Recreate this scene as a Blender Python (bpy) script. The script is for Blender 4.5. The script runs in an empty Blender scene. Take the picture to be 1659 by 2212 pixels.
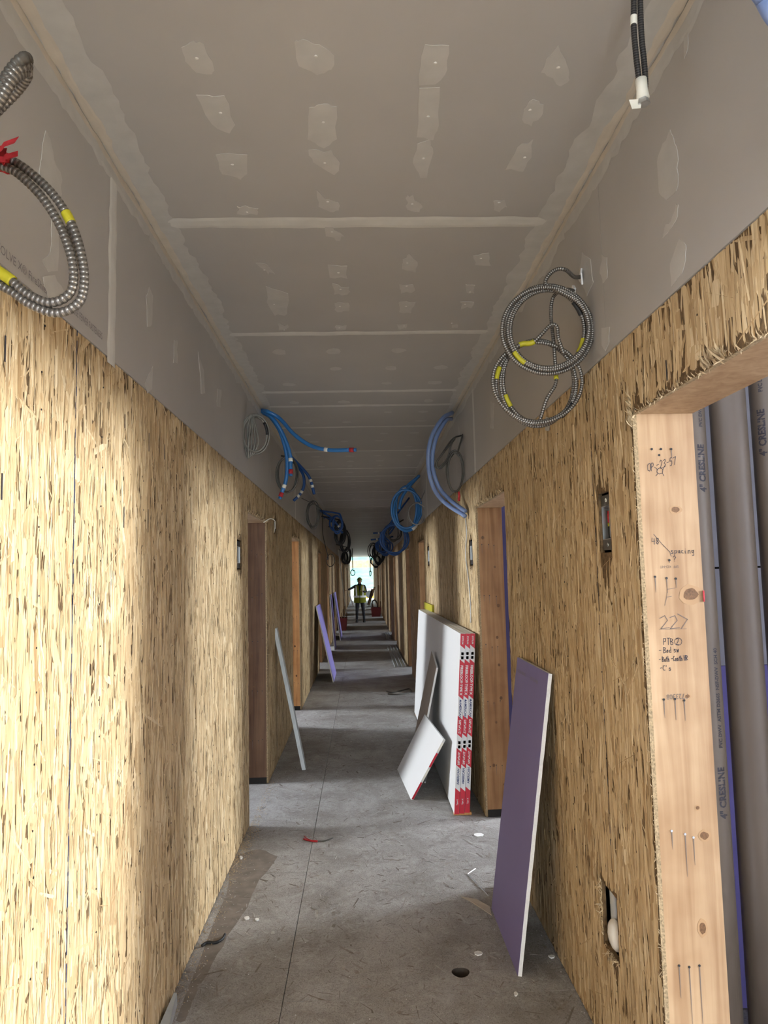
import bpy, math, random
import numpy as np
from mathutils import Vector, Matrix
random.seed(7); rng = np.random.default_rng(7)
C = bpy.context.scene.collection
sc = bpy.context.scene

# ------------------------------------------------------------------ camera, sky, exposure
F = 1534.0; CX, CY = 829.5, 1106.0; CAMH = 1.64
XL, XR, ZC, ZG = -0.78, 0.81, 2.99, 2.34      # left wall, right wall, ceiling, foot of the drywall band
ZD = 2.10                                     # door openings
RT = Vector((0.99925565, -0.03147209, -0.0223082))
UP = Vector((0.01938876, -0.09019835, 0.99573507))
FW = Vector((0.03335002, 0.99542642, 0.08952101))
cd = bpy.data.cameras.new('camera'); cam = bpy.data.objects.new('camera', cd); C.objects.link(cam)
m = Matrix((RT, UP, -FW)).transposed().to_4x4(); m.translation = (0, 0, CAMH); cam.matrix_world = m
cd.sensor_fit = 'HORIZONTAL'; cd.sensor_width = 36; cd.lens = 36 * F / 1659; cd.clip_start = 0.05; cd.clip_end = 500
sc.camera = cam
sc.view_settings.view_transform = 'Standard'; sc.view_settings.look = 'None'
sc.view_settings.gamma = 1; sc.view_settings.exposure = 0.6; sc.view_settings.use_curve_mapping = False
w = bpy.data.worlds.new('overcast_sky'); sc.world = w; w.use_nodes = True
bgn = w.node_tree.nodes['Background']; bgn.inputs[0].default_value = (0.80, 0.97, 1.0, 1); bgn.inputs[1].default_value = 7.0
WIN_POWER = 300.0; BACK_FILL_POWER = 125.0
WIN_COL = (0.93, 0.97, 1.0)
POWER = {('R', 0, 0): 2.4, ('R', 0, 1): 1.4, ('L', -1, 1): 4.6, ('R', -1, 1): 4.0, ('L', -1, 0): 2.5, ('L', 0, 0): .9, ('L', 0, 1): 1.1}
for q_ in (0, 1): POWER[('R', 1, q_)] = .6; POWER[('L', 1, q_)] = .6
for k_ in range(2, 7):
    for q_ in (0, 1): POWER[('R', k_, q_)] = .4; POWER[('L', k_, q_)] = .4

def window_light(side, y0, y1, z0, z1, x, k):
    l = bpy.data.lights.new('daylight', 'AREA'); l.shape = 'RECTANGLE'; l.size = y1 - y0; l.size_y = z1 - z0
    l.energy = WIN_POWER * k; l.color = WIN_COL; l.spread = math.radians(150)
    o = bpy.data.objects.new('window_daylight', l); C.objects.link(o)
    o.location = (x, (y0 + y1) / 2, (z0 + z1) / 2)
    o.rotation_euler = (0, math.radians(90 if side > 0 else -90), 0)
    o.rotation_euler = Vector((-side, 0, 0)).to_track_quat('-Z', 'Z').to_euler()

# photograph measurements -> points of the place
def ray(u, v): return RT * ((u - CX) / F) + UP * ((CY - v) / F) + FW
def onY(u, v, Y): d = ray(u, v); p = d * (Y / d.y); return Vector((p.x, p.y, p.z + CAMH))
def onX(u, v, X): d = ray(u, v); p = d * (X / d.x); return Vector((p.x, p.y, p.z + CAMH))
def onZ(u, v, Z): d = ray(u, v); p = d * ((Z - CAMH) / d.z); return Vector((p.x, p.y, Z))

# ------------------------------------------------------------------ materials
def mat(name, col, rough=0.7, metal=0.0, noise=0.0, scale=20, stretch=(1, 1, 1), bump=0.0, col2=None, spec=0.3, emit=0, trans=0, ramp=None, dist=0.0, detail=6, isl=0.0, bscale=None):
    mt = bpy.data.materials.new(name); mt.use_nodes = True; nt = mt.node_tree; b = nt.nodes['Principled BSDF']
    b.inputs['Base Color'].default_value = (*col, 1); b.inputs['Roughness'].default_value = rough
    b.inputs['Metallic'].default_value = metal; b.inputs['Specular IOR Level'].default_value = spec
    if trans: b.inputs['Transmission Weight'].default_value = trans
    N = nt.nodes.new; L = nt.links.new
    if noise or bump:
        tc = N('ShaderNodeTexCoord'); mp = N('ShaderNodeMapping'); mp.inputs['Scale'].default_value = stretch
        L(tc.outputs['Object'], mp.inputs['Vector'])
        nz = N('ShaderNodeTexNoise'); nz.inputs['Scale'].default_value = scale; nz.inputs['Detail'].default_value = detail; nz.inputs['Distortion'].default_value = dist
        L(mp.outputs[0], nz.inputs['Vector'])
        if noise:
            r = N('ShaderNodeValToRGB'); c2 = col2 or tuple(c * (1 - noise) for c in col)
            if ramp: r.color_ramp.elements[0].position, r.color_ramp.elements[1].position = ramp
            else: r.color_ramp.elements[0].position, r.color_ramp.elements[1].position = 0.3, 0.7
            r.color_ramp.elements[0].color = (*c2, 1); r.color_ramp.elements[1].color = (*col, 1)
            L(nz.outputs['Fac'], r.inputs[0]); out = r.outputs[0]
            L(out, b.inputs['Base Color'])
        if bump:
            bp = N('ShaderNodeBump'); bp.inputs['Strength'].default_value = bump; bp.inputs['Distance'].default_value = 0.002
            L(nz.outputs['Fac'], bp.inputs['Height']); L(bp.outputs[0], b.inputs['Normal'])
    return mt

def osb_mat(name, cols, grey=0.0, grain=(140, 140, 8)):
    """colour of each wood flake by its own mesh island, fine grain along the flake"""
    mt = bpy.data.materials.new(name); mt.use_nodes = True; nt = mt.node_tree; b = nt.nodes['Principled BSDF']
    N = nt.nodes.new; L = nt.links.new
    g = N('ShaderNodeNewGeometry'); r = N('ShaderNodeValToRGB'); r.color_ramp.interpolation = 'LINEAR'
    while len(r.color_ramp.elements) < len(cols): r.color_ramp.elements.new(0.5)
    for e, (p, c) in zip(r.color_ramp.elements, cols): e.position = p; e.color = (*c, 1)
    L(g.outputs['Random Per Island'], r.inputs[0])
    tc = N('ShaderNodeTexCoord'); mp = N('ShaderNodeMapping'); mp.inputs['Scale'].default_value = grain
    L(tc.outputs['Object'], mp.inputs['Vector'])
    nz = N('ShaderNodeTexNoise'); nz.inputs['Scale'].default_value = 1.0; nz.inputs['Detail'].default_value = 5; nz.inputs['Distortion'].default_value = 1.2
    L(mp.outputs[0], nz.inputs['Vector'])
    r2 = N('ShaderNodeValToRGB'); r2.color_ramp.elements[0].position = 0.30; r2.color_ramp.elements[0].color = (0.66, 0.58, 0.49, 1)
    r2.color_ramp.elements[1].position = 0.55; r2.color_ramp.elements[1].color = (1, 1, 1, 1)
    L(nz.outputs['Fac'], r2.inputs[0])
    mx = N('ShaderNodeMix'); mx.data_type = 'RGBA'; mx.blend_type = 'MULTIPLY'; mx.inputs[0].default_value = 0.75
    L(r.outputs[0], mx.inputs[6]); L(r2.outputs[0], mx.inputs[7])
    L(mx.outputs[2], b.inputs['Base Color'])
    b.inputs['Roughness'].default_value = 0.72; b.inputs['Specular IOR Level'].default_value = 0.25
    bp = N('ShaderNodeBump'); bp.inputs['Strength'].default_value = 0.35; bp.inputs['Distance'].default_value = 0.001
    L(nz.outputs['Fac'], bp.inputs['Height']); L(bp.outputs[0], b.inputs['Normal'])
    return mt

M = {}
M['osb'] = osb_mat('oriented_strand_board', [(0.0, (0.37, 0.24, 0.115)), (0.07, (0.46, 0.325, 0.175)), (0.3, (0.53, 0.39, 0.22)), (0.75, (0.59, 0.445, 0.26)), (1.0, (0.69, 0.56, 0.365))])
M['osb_core'] = mat('osb_core', (0.20, 0.125, 0.06), 0.9, noise=0.7, scale=60, bump=0.4)
M['osb_edge'] = mat('osb_cut_edge', (0.38, 0.275, 0.155), 0.9, noise=0.6, scale=160, bump=0.8)
M['splinter'] = mat('splinter_wood', (0.58, 0.44, 0.27), 0.8, noise=0.35, scale=60)

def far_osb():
    mt = bpy.data.materials.new('far_shaded_strand_board'); mt.use_nodes = True; nt = mt.node_tree; b = nt.nodes['Principled BSDF']
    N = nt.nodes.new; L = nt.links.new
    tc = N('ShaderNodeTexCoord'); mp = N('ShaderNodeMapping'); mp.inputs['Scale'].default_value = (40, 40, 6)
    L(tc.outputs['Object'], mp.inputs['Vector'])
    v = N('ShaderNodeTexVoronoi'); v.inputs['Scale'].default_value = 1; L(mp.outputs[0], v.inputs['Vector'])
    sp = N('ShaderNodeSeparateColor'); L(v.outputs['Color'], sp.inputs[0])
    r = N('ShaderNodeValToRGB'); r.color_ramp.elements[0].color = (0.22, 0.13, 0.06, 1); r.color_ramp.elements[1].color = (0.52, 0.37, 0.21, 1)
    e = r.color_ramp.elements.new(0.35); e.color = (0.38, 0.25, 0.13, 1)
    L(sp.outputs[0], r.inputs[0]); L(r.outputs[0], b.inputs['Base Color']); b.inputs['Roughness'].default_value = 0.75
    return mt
M['osb_far'] = far_osb()  # far board tones darkened to carry the dimness down the corridor

def lumber(name, a, bcol, knots=True):
    mt = bpy.data.materials.new(name); mt.use_nodes = True; nt = mt.node_tree; b = nt.nodes['Principled BSDF']
    N = nt.nodes.new; L = nt.links.new
    tc = N('ShaderNodeTexCoord'); mp = N('ShaderNodeMapping'); mp.inputs['Scale'].default_value = (34, 34, 1.6)
    L(tc.outputs['Object'], mp.inputs['Vector'])
    nz = N('ShaderNodeTexNoise'); nz.inputs['Scale'].default_value = 1; nz.inputs['Detail'].default_value = 4; nz.inputs['Distortion'].default_value = 0.8
    L(mp.outputs[0], nz.inputs['Vector'])
    r = N('ShaderNodeValToRGB'); r.color_ramp.elements[0].position = 0.32; r.color_ramp.elements[1].position = 0.66
    r.color_ramp.elements[0].color = (*bcol, 1); r.color_ramp.elements[1].color = (*a, 1)
    L(nz.outputs['Fac'], r.inputs[0])
    n2 = N('ShaderNodeTexNoise'); n2.inputs['Scale'].default_value = 5; n2.inputs['Detail'].default_value = 3; L(tc.outputs['Object'], n2.inputs['Vector'])
    r2 = N('ShaderNodeValToRGB'); r2.color_ramp.elements[0].position = 0.3; r2.color_ramp.elements[0].color = (0.78, 0.72, 0.66, 1); r2.color_ramp.elements[1].position = 0.6; r2.color_ramp.elements[1].color = (1, 1, 1, 1)
    L(n2.outputs['Fac'], r2.inputs[0])
    mx = N('ShaderNodeMix'); mx.data_type = 'RGBA'; mx.blend_type = 'MULTIPLY'; mx.inputs[0].default_value = 1
    L(r.outputs[0], mx.inputs[6]); L(r2.outputs[0], mx.inputs[7]); L(mx.outputs[2], b.inputs['Base Color'])
    b.inputs['Roughness'].default_value = 0.6; b.inputs['Specular IOR Level'].default_value = 0.3
    return mt
M['lumber'] = lumber('sawn_pine', (0.42, 0.285, 0.165), (0.31, 0.19, 0.10))
M['lumber_mid'] = lumber('reddish_pine', (0.35, 0.19, 0.085), (0.23, 0.115, 0.045))
M['lumber_dark'] = lumber('shaded_pine', (0.17, 0.095, 0.05), (0.10, 0.05, 0.028))  # pine darkened so the first left jamb carries its shade in the colour
M['lumber_orange'] = lumber('orange_pine', (0.62, 0.32, 0.12), (0.44, 0.20, 0.07))
M['knot'] = mat('knot', (0.17, 0.085, 0.035), 0.6, noise=0.5, scale=150)
M['knot_ring'] = mat('knot_ring', (0.33, 0.20, 0.10), 0.6)
M['gyp'] = mat('drywall_paper', (0.420, 0.396, 0.370), 0.62, noise=0.07, scale=2.2, detail=3, spec=0.35)
M['mud'] = mat('joint_compound', (0.63, 0.61, 0.565), 0.55, noise=0.13, scale=9, bump=0.25, spec=0.35)
M['mud_thin'] = mat('thin_joint_compound', (0.505, 0.485, 0.452), 0.55, noise=0.12, scale=14, bump=0.2, spec=0.35)
M['tape_tan'] = mat('paper_tape', (0.56, 0.495, 0.41), 0.6, noise=0.12, scale=16)
M['nail_mud'] = mat('screw_dimple', (0.66, 0.64, 0.60), 0.35, spec=0.6)
M['white'] = mat('white_paper', (0.62, 0.62, 0.625), 0.5)
M['plaster'] = mat('gypsum_core', (0.83, 0.83, 0.82), 0.85, noise=0.1, scale=150, bump=0.3)
M['brown_paper'] = mat('brown_backing_paper', (0.36, 0.31, 0.265), 0.8, noise=0.08, scale=12)
M['red'] = mat('red_print', (0.50, 0.025, 0.045), 0.45)
M['ink'] = mat('black_ink', (0.035, 0.032, 0.04), 0.5)
M['faint_ink'] = mat('faint_ink', (0.20, 0.185, 0.19), 0.6)
M['run_ink'] = mat('nail_rust_run', (0.13, 0.10, 0.085), 0.7)
M['navy'] = mat('navy_print', (0.05, 0.07, 0.18), 0.5)
M['chalk'] = mat('blue_chalk', (0.035, 0.05, 0.12), 0.8, noise=0.6, scale=60)
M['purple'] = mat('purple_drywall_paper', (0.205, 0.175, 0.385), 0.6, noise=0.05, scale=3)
M['purple_lit'] = mat('purple_drywall_lit', (0.26, 0.23, 0.60), 0.6, noise=0.05, scale=3)  # same purple paper, brighter tone with the daylight painted in
M['purple_shade'] = mat('purple_drywall_shaded', (0.035, 0.027, 0.075), 0.7)  # same purple paper, with the shade painted into the colour
M['floor'] = osb_mat('dusty_subfloor', [(0.0, (0.17, 0.15, 0.135)), (0.3, (0.25, 0.23, 0.215)), (0.85, (0.33, 0.31, 0.295)), (1.0, (0.44, 0.43, 0.415))], grain=(30, 30, 30))
def floor_base():
    mt = bpy.data.materials.new('dusty_subfloor_board'); mt.use_nodes = True; nt = mt.node_tree; b = nt.nodes['Principled BSDF']
    N = nt.nodes.new; L = nt.links.new
    tc = N('ShaderNodeTexCoord')
    n1 = N('ShaderNodeTexNoise'); n1.inputs['Scale'].default_value = 2.3; n1.inputs['Detail'].default_value = 8; n1.inputs['Roughness'].default_value = 0.65; n1.inputs['Distortion'].default_value = 0.6
    L(tc.outputs['Object'], n1.inputs['Vector'])
    r1 = N('ShaderNodeValToRGB'); r1.color_ramp.elements[0].position = 0.32; r1.color_ramp.elements[0].color = (0.25, 0.232, 0.218, 1)
    r1.color_ramp.elements[1].position = 0.72; r1.color_ramp.elements[1].color = (0.47, 0.465, 0.46, 1); L(n1.outputs['Fac'], r1.inputs[0])
    n2 = N('ShaderNodeTexNoise'); n2.inputs['Scale'].default_value = 75; n2.inputs['Detail'].default_value = 7; n2.inputs['Distortion'].default_value = 2.5; L(tc.outputs['Object'], n2.inputs['Vector'])
    r2 = N('ShaderNodeValToRGB'); r2.color_ramp.elements[0].position = 0.33; r2.color_ramp.elements[0].color = (0.52, 0.50, 0.48, 1)
    r2.color_ramp.elements[1].position = 0.56; r2.color_ramp.elements[1].color = (1, 1, 1, 1); L(n2.outputs['Fac'], r2.inputs[0])
    mx = N('ShaderNodeMix'); mx.data_type = 'RGBA'; mx.blend_type = 'MULTIPLY'; mx.inputs[0].default_value = 0.85
    L(r1.outputs[0], mx.inputs[6]); L(r2.outputs[0], mx.inputs[7])
    n3 = N('ShaderNodeTexNoise'); n3.inputs['Scale'].default_value = 9; n3.inputs['Detail'].default_value = 12; n3.inputs['Roughness'].default_value = 0.8; n3.inputs['Distortion'].default_value = 1.2; L(tc.outputs['Object'], n3.inputs['Vector'])
    r3 = N('ShaderNodeValToRGB'); r3.color_ramp.elements[0].position = 0.52; r3.color_ramp.elements[0].color = (0, 0, 0, 1); r3.color_ramp.elements[1].position = 0.70; r3.color_ramp.elements[1].color = (0.7, 0.7, 0.7, 1)
    L(n3.outputs['Fac'], r3.inputs[0])
    m2 = N('ShaderNodeMix'); m2.data_type = 'RGBA'; L(r3.outputs[0], m2.inputs[0]); L(mx.outputs[2], m2.inputs[6]); m2.inputs[7].default_value = (0.50, 0.50, 0.50, 1)
    L(m2.outputs[2], b.inputs['Base Color']); b.inputs['Roughness'].default_value = 0.75; b.inputs['Specular IOR Level'].default_value = 0.3
    bp = N('ShaderNodeBump'); bp.inputs['Strength'].default_value = 0.6; bp.inputs['Distance'].default_value = 0.003
    L(n2.outputs['Fac'], bp.inputs['Height']); L(bp.outputs[0], b.inputs['Normal'])
    return mt
M['floor_base'] = floor_base()
M['floor_stain_and_hole_shade'] = mat('floor_stain_and_hole_shade', (0.07, 0.055, 0.045), 0.7, noise=0.4, scale=20)  # dark colour painting the shade on the floor hole's inner wall
M['stain_brown'] = mat('brown_floor_stain', (0.245, 0.215, 0.19), 0.7, noise=0.35, scale=14, bump=.3)
M['dust'] = mat('gypsum_dust', (0.62, 0.62, 0.62), 0.9)
M['armor'] = mat('steel_armour', (0.29, 0.27, 0.25), 0.38, metal=0.8, noise=0.2, scale=30)
M['cable_grey'] = mat('grey_cable_sheath', (0.21, 0.20, 0.18), 0.5, metal=0.3)
M['groove_shade'] = mat('armour_groove_shade', (0.09, 0.08, 0.07), 0.6, metal=0.3)  # occlusion between the ridges, painted as a darker colour
M['armor_dark'] = mat('dark_steel_armour', (0.105, 0.10, 0.09), 0.45, metal=0.4, noise=0.2, scale=30)
M['conduit_black'] = mat('black_flexible_conduit', (0.07, 0.065, 0.062), 0.35, metal=0.3)
M['yellow'] = mat('yellow_label', (0.40, 0.36, 0.02), 0.5)
M['black'] = mat('black_plastic', (0.018, 0.018, 0.02), 0.45)
M['redtape'] = mat('red_tape', (0.50, 0.03, 0.04), 0.6, noise=0.4, scale=80)
M['whitetape'] = mat('white_tape', (0.76, 0.74, 0.66), 0.6)
M['blue'] = mat('blue_tube', (0.025, 0.15, 0.40), 0.35, spec=0.5)
M['blue_deep'] = mat('deep_blue_tube', (0.014, 0.07, 0.25), 0.4, spec=0.5)
M['blue_pale'] = mat('pale_blue_tube', (0.17, 0.24, 0.44), 0.4, spec=0.5)
M['steel'] = mat('galvanised_steel', (0.62, 0.64, 0.66), 0.35, metal=0.9, noise=0.15, scale=30)
M['steel_dull'] = mat('dull_galvanised_track', (0.50, 0.53, 0.55), 0.5, metal=0.3, noise=0.15, scale=20)
M['pipe'] = mat('grey_plastic_pipe', (0.130, 0.101, 0.074), 0.42, noise=0.14, scale=3, spec=0.45)
M['dark'] = mat('dark_void', (0.02, 0.018, 0.016), 0.9)
M['vest'] = mat('hi_vis_fabric', (0.20, 0.22, 0.02), 0.85)
M['reflect'] = mat('reflective_band', (0.90, 0.93, 0.95), 0.3, spec=0.8)
M['cloth'] = mat('dark_cloth', (0.03, 0.032, 0.04), 0.9)
M['skin'] = mat('skin', (0.36, 0.21, 0.14), 0.6)
M['hardhat'] = mat('hard_hat_shell', (0.14, 0.15, 0.03), 0.5)
M['darkred'] = mat('dark_red_plastic', (0.16, 0.02, 0.018), 0.5)
M['orange'] = mat('orange_paint', (0.85, 0.38, 0.04), 0.5)
M['hill'] = mat('hillside', (0.10, 0.24, 0.20), 0.95, noise=0.6, scale=0.5)
M['ground'] = mat('pale_ground', (0.60, 0.57, 0.52), 0.9, noise=0.2, scale=0.8)
M['foam'] = mat('translucent_plastic', (0.75, 0.72, 0.66), 0.4)
M['wallboard_room'] = mat('room_wallboard', (0.50, 0.50, 0.54), 0.7, noise=0.05, scale=2)

# ------------------------------------------------------------------ mesh tools
class MB:
    def __init__(s): s.v = []; s.f = []; s.m = []
    def add(s, vs, fs, mi=0):
        o = len(s.v); s.v.extend(vs); s.f.extend([tuple(i + o for i in f) for f in fs]); s.m.extend([mi] * len(fs)); return s
    def box(s, x0, x1, y0, y1, z0, z1, mi=0):
        vs = [(x, y, z) for x in (x0, x1) for y in (y0, y1) for z in (z0, z1)]
        return s.add(vs, [(0, 1, 3, 2), (4, 6, 7, 5), (0, 4, 5, 1), (2, 3, 7, 6), (0, 2, 6, 4), (1, 5, 7, 3)], mi)
    def obox(s, o, a, b, c, mi=0):
        """box from corner o along edge vectors a, b, c"""
        o, a, b, c = map(Vector, (o, a, b, c))
        vs = [tuple(o + a * i + b * j + c * k) for i in (0, 1) for j in (0, 1) for k in (0, 1)]
        fs = [(0, 1, 3, 2), (4, 6, 7, 5), (0, 4, 5, 1), (2, 3, 7, 6), (0, 2, 6, 4), (1, 5, 7, 3)]
        if a.cross(b).dot(c) < 0: fs = [f[::-1] for f in fs]
        return s.add(vs, fs, mi)
    def tube(s, pts, r, n=8, mi=0, cap=True, rf=None):
        pts = [Vector(p) for p in pts]; T = []
        for i in range(len(pts)):
            a = pts[min(i + 1, len(pts) - 1)] - pts[max(i - 1, 0)]
            T.append(a.normalized() if a.length > 1e-9 else Vector((0, 0, 1)))
        ref = Vector((0, 0, 1)) if abs(T[0].z) < 0.9 else Vector((1, 0, 0))
        nrm = T[0].cross(ref).normalized(); vs = []
        for i, p in enumerate(pts):
            nrm = (nrm - T[i] * nrm.dot(T[i])).normalized(); bn = T[i].cross(nrm)
            rr = rf(i) if rf else r
            for k in range(n):
                a = 2 * math.pi * k / n; vs.append(tuple(p + (nrm * math.cos(a) + bn * math.sin(a)) * rr))
        fs = [(i * n + k, i * n + (k + 1) % n, (i + 1) * n + (k + 1) % n, (i + 1) * n + k) for i in range(len(pts) - 1) for k in range(n)]
        if cap: fs += [tuple(range(n))[::-1], tuple(range((len(pts) - 1) * n, len(pts) * n))]
        return s.add(vs, fs, mi)
    def poly(s, pts, nrm, th, mi=0):
        """a flat outline given thickness th along nrm"""
        pts = [Vector(p) for p in pts]; nrm = Vector(nrm).normalized(); n = len(pts)
        vs = [tuple(p) for p in pts] + [tuple(p + nrm * th) for p in pts]
        area = sum(((pts[i] - pts[0]).cross(pts[(i + 1) % n] - pts[0]) for i in range(n)), Vector()).dot(nrm)
        top = tuple(range(n, 2 * n)); bot = tuple(range(n))[::-1]; sd = [(i, (i + 1) % n, n + (i + 1) % n, n + i) for i in range(n)]
        fs = [top, bot] + sd
        if area < 0: fs = [f[::-1] for f in fs]
        return s.add(vs, fs, mi)
    def ell(s, c, rx, ry, rz, mi=0, nu=12, nv=8, v0=0.0, v1=1.0):
        vs = []; fs = []
        for j in range(nv + 1):
            t = math.pi * (v0 + (v1 - v0) * j / nv)
            for i in range(nu):
                a = 2 * math.pi * i / nu
                vs.append((c[0] + rx * math.sin(t) * math.cos(a), c[1] + ry * math.sin(t) * math.sin(a), c[2] + rz * math.cos(t)))
        for j in range(nv):
            for i in range(nu): fs.append((j * nu + i, (j + 1) * nu + i, (j + 1) * nu + (i + 1) % nu, j * nu + (i + 1) % nu))
        return s.add(vs, fs, mi)
    def build(s, name, mats, parent=None, smooth=False, label=None, cat=None, group=None, kind=None):
        me = bpy.data.meshes.new(name)
        off = world_loc(parent)
        me.from_pydata([(a - off.x, b - off.y, c - off.z) for a, b, c in s.v], [], s.f)
        if not isinstance(mats, (list, tuple)): mats = [mats]
        for q in mats: me.materials.append(M[q] if isinstance(q, str) else q)
        if len(mats) > 1: me.polygons.foreach_set('material_index', s.m)
        if smooth: me.polygons.foreach_set('use_smooth', [True] * len(me.polygons))
        me.update()
        o = bpy.data.objects.new(name, me); C.objects.link(o)
        if parent: o.parent = parent
        props(o, label, cat, group, kind); return o

def world_loc(p):
    l = Vector((0, 0, 0))
    while p: l += p.location; p = p.parent
    return l
def props(o, label=None, cat=None, group=None, kind=None):
    if label: o['label'] = label
    if cat: o['category'] = cat
    if group: o['group'] = group
    if kind: o['kind'] = kind
    return o
def thing(name, label, cat, loc, group=None, kind=None):
    o = bpy.data.objects.new(name, None); C.objects.link(o); o.location = loc; o.empty_display_size = 0.1
    return props(o, label, cat, group, kind)
def setting(name, loc=(0, 0, 0)): return thing(name, None, None, loc, None, 'structure')

def smooth_path(P, n=12):
    P = [Vector(p) for p in P]; Q = [P[0] * 2 - P[1]] + P + [P[-1] * 2 - P[-2]]; out = []
    for i in range(1, len(Q) - 2):
        a, b, c, d = Q[i - 1:i + 3]
        for k in range(n):
            t = k / n
            out.append(0.5 * ((2 * b) + (c - a) * t + (2 * a - 5 * b + 4 * c - d) * t * t + (-a + 3 * b - 3 * c + d) * t ** 3))
    out.append(P[-1]); return out
def resample(P, step):
    out = [P[0]]; acc = 0
    for a, b in zip(P[:-1], P[1:]):
        L = (b - a).length
        if L < 1e-9: continue
        t = step - acc
        while t <= L: out.append(a.lerp(b, t / L)); t += step
        acc = (acc + L) % step if step > 0 else 0
        acc = L - (t - step)
    return out
def text_mesh(body, size, origin, right, up, material, name='lettering', parent=None, th=0.0, xform=None, align='LEFT', bold=0.0, sx=1.0, shear=0.0):
    cu = bpy.data.curves.new('t', 'FONT'); cu.body = body; cu.size = size; cu.align_x = align; cu.offset = bold; cu.extrude = 0; cu.resolution_u = 2; cu.shear = shear
    ob = bpy.data.objects.new('t', cu); C.objects.link(ob); bpy.context.view_layer.update()
    me = bpy.data.meshes.new_from_object(ob.evaluated_get(bpy.context.evaluated_depsgraph_get()))
    r, u, o = Vector(right).normalized(), Vector(up).normalized(), Vector(origin); mb = MB()
    vs = [(v.co.x * sx, v.co.y) for v in me.vertices]
    vs = [tuple(xform(x, y)) if xform else tuple(o + r * x + u * y) for x, y in vs]
    mb.add(vs, [tuple(p.vertices) for p in me.polygons])
    bpy.data.objects.remove(ob); bpy.data.curves.remove(cu); bpy.data.meshes.remove(me)
    return mb.build(name, material, parent) if name else mb

# ------------------------------------------------------------------ strand board
def cells(y0, y1, z0, z1, holes):
    ys = sorted({y0, y1} | {min(max(t, y0), y1) for h in holes for t in h[:2]}); zs = sorted({z0, z1} | {min(max(t, z0), z1) for h in holes for t in h[2:]})
    G = set()
    for i in range(len(ys) - 1):
        for j in range(len(zs) - 1):
            cy, cz = (ys[i] + ys[i + 1]) / 2, (zs[j] + zs[j + 1]) / 2
            if not any(h[0] < cy < h[1] and h[2] < cz < h[3] for h in holes): G.add((i, j))
    return ys, zs, G
def slab(mb, X, back, y0, y1, z0, z1, holes, mi=0):
    """board lying in a plane of constant X, with real openings"""
    ys, zs, G = cells(y0, y1, z0, z1, holes); s = 1 if back > X else -1
    def q(a, b, c, d, flip):
        f = (0, 1, 2, 3) if (s > 0) ^ flip else (3, 2, 1, 0); mb.add([a, b, c, d], [f], mi)
    for i, j in G:
        a, b, c, d = ys[i], ys[i + 1], zs[j], zs[j + 1]
        q((X, a, c), (X, a, d), (X, b, d), (X, b, c), False); q((back, a, c), (back, a, d), (back, b, d), (back, b, c), True)
        if (i - 1, j) not in G: q((X, a, c), (back, a, c), (back, a, d), (X, a, d), False)
        if (i + 1, j) not in G: q((X, b, c), (back, b, c), (back, b, d), (X, b, d), True)
        if (i, j - 1) not in G: q((X, a, c), (back, a, c), (back, b, c), (X, b, c), True)
        if (i, j + 1) not in G: q((X, a, d), (back, a, d), (back, b, d), (X, b, d), False)
def strands(mb, plane, y0, y1, z0, z1, holes, dens, side, kscale=1.0, mi=1, wild=0.10, flat=False):
    """wood flakes; plane: constant X (walls) or constant Z (floor, flat=True: y is x there)"""
    n = int((y1 - y0) * (z1 - z0) * dens)
    if n < 1: return
    L = np.clip(rng.lognormal(math.log(0.095), 0.5, n), 0.025, 0.26) * kscale; W = np.clip(rng.lognormal(math.log(0.0085), 0.7, n), 0.002, 0.045) * kscale
    th = rng.normal(0, 0.09, n); wl = rng.random(n) < wild; th[wl] = rng.uniform(-1.3, 1.3, wl.sum())
    if flat: th = rng.uniform(-1.57, 1.57, n)
    cy = rng.uniform(y0, y1, n); cz = rng.uniform(z0, z1, n); h = rng.uniform(0.0002, 0.0016, n) * (0.5 if flat else 1); tl = rng.normal(0, 0.0005, n)
    keep = np.ones(n, bool)
    for hl in holes:
        ext = np.abs(np.cos(th)) * L / 2; exy = np.abs(np.sin(th)) * L / 2 + W / 2
        keep &= ~((cy + exy > hl[0]) & (cy - exy < hl[1]) & (cz + ext > hl[2]) & (cz - ext < hl[3]))
    o = len(mb.v); k = 0
    for i in np.nonzero(keep)[0]:
        l, wd = L[i] / 2, W[i] / 2; c, s_ = math.cos(th[i]), math.sin(th[i]); j = rng.uniform(0.55, 1.0, 6)
        e = (j[0] - .78) * 2; pts = [(-wd * j[0], -l * j[1]), (wd * e, -l), (wd, -l * j[2]), (wd * j[3], l * j[4]), (-wd * e, l), (-wd, l * j[5] * (.75 if e > 0 else 1))]
        for a, b in pts:
            y = min(max(cy[i] + a * c + b * s_, y0), y1); z = min(max(cz[i] - a * s_ + b * c, z0), z1); hh = h[i] + tl[i] * (a / wd)
            hh = max(hh, 0.00015)
            mb.v.append((y, z, plane + hh) if flat else (plane - side * hh, y, z))
        f = tuple(range(o + 6 * k, o + 6 * k + 6))
        mb.f.append(f if (side > 0 or flat) else f[::-1]); mb.m.append(mi); k += 1

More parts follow.
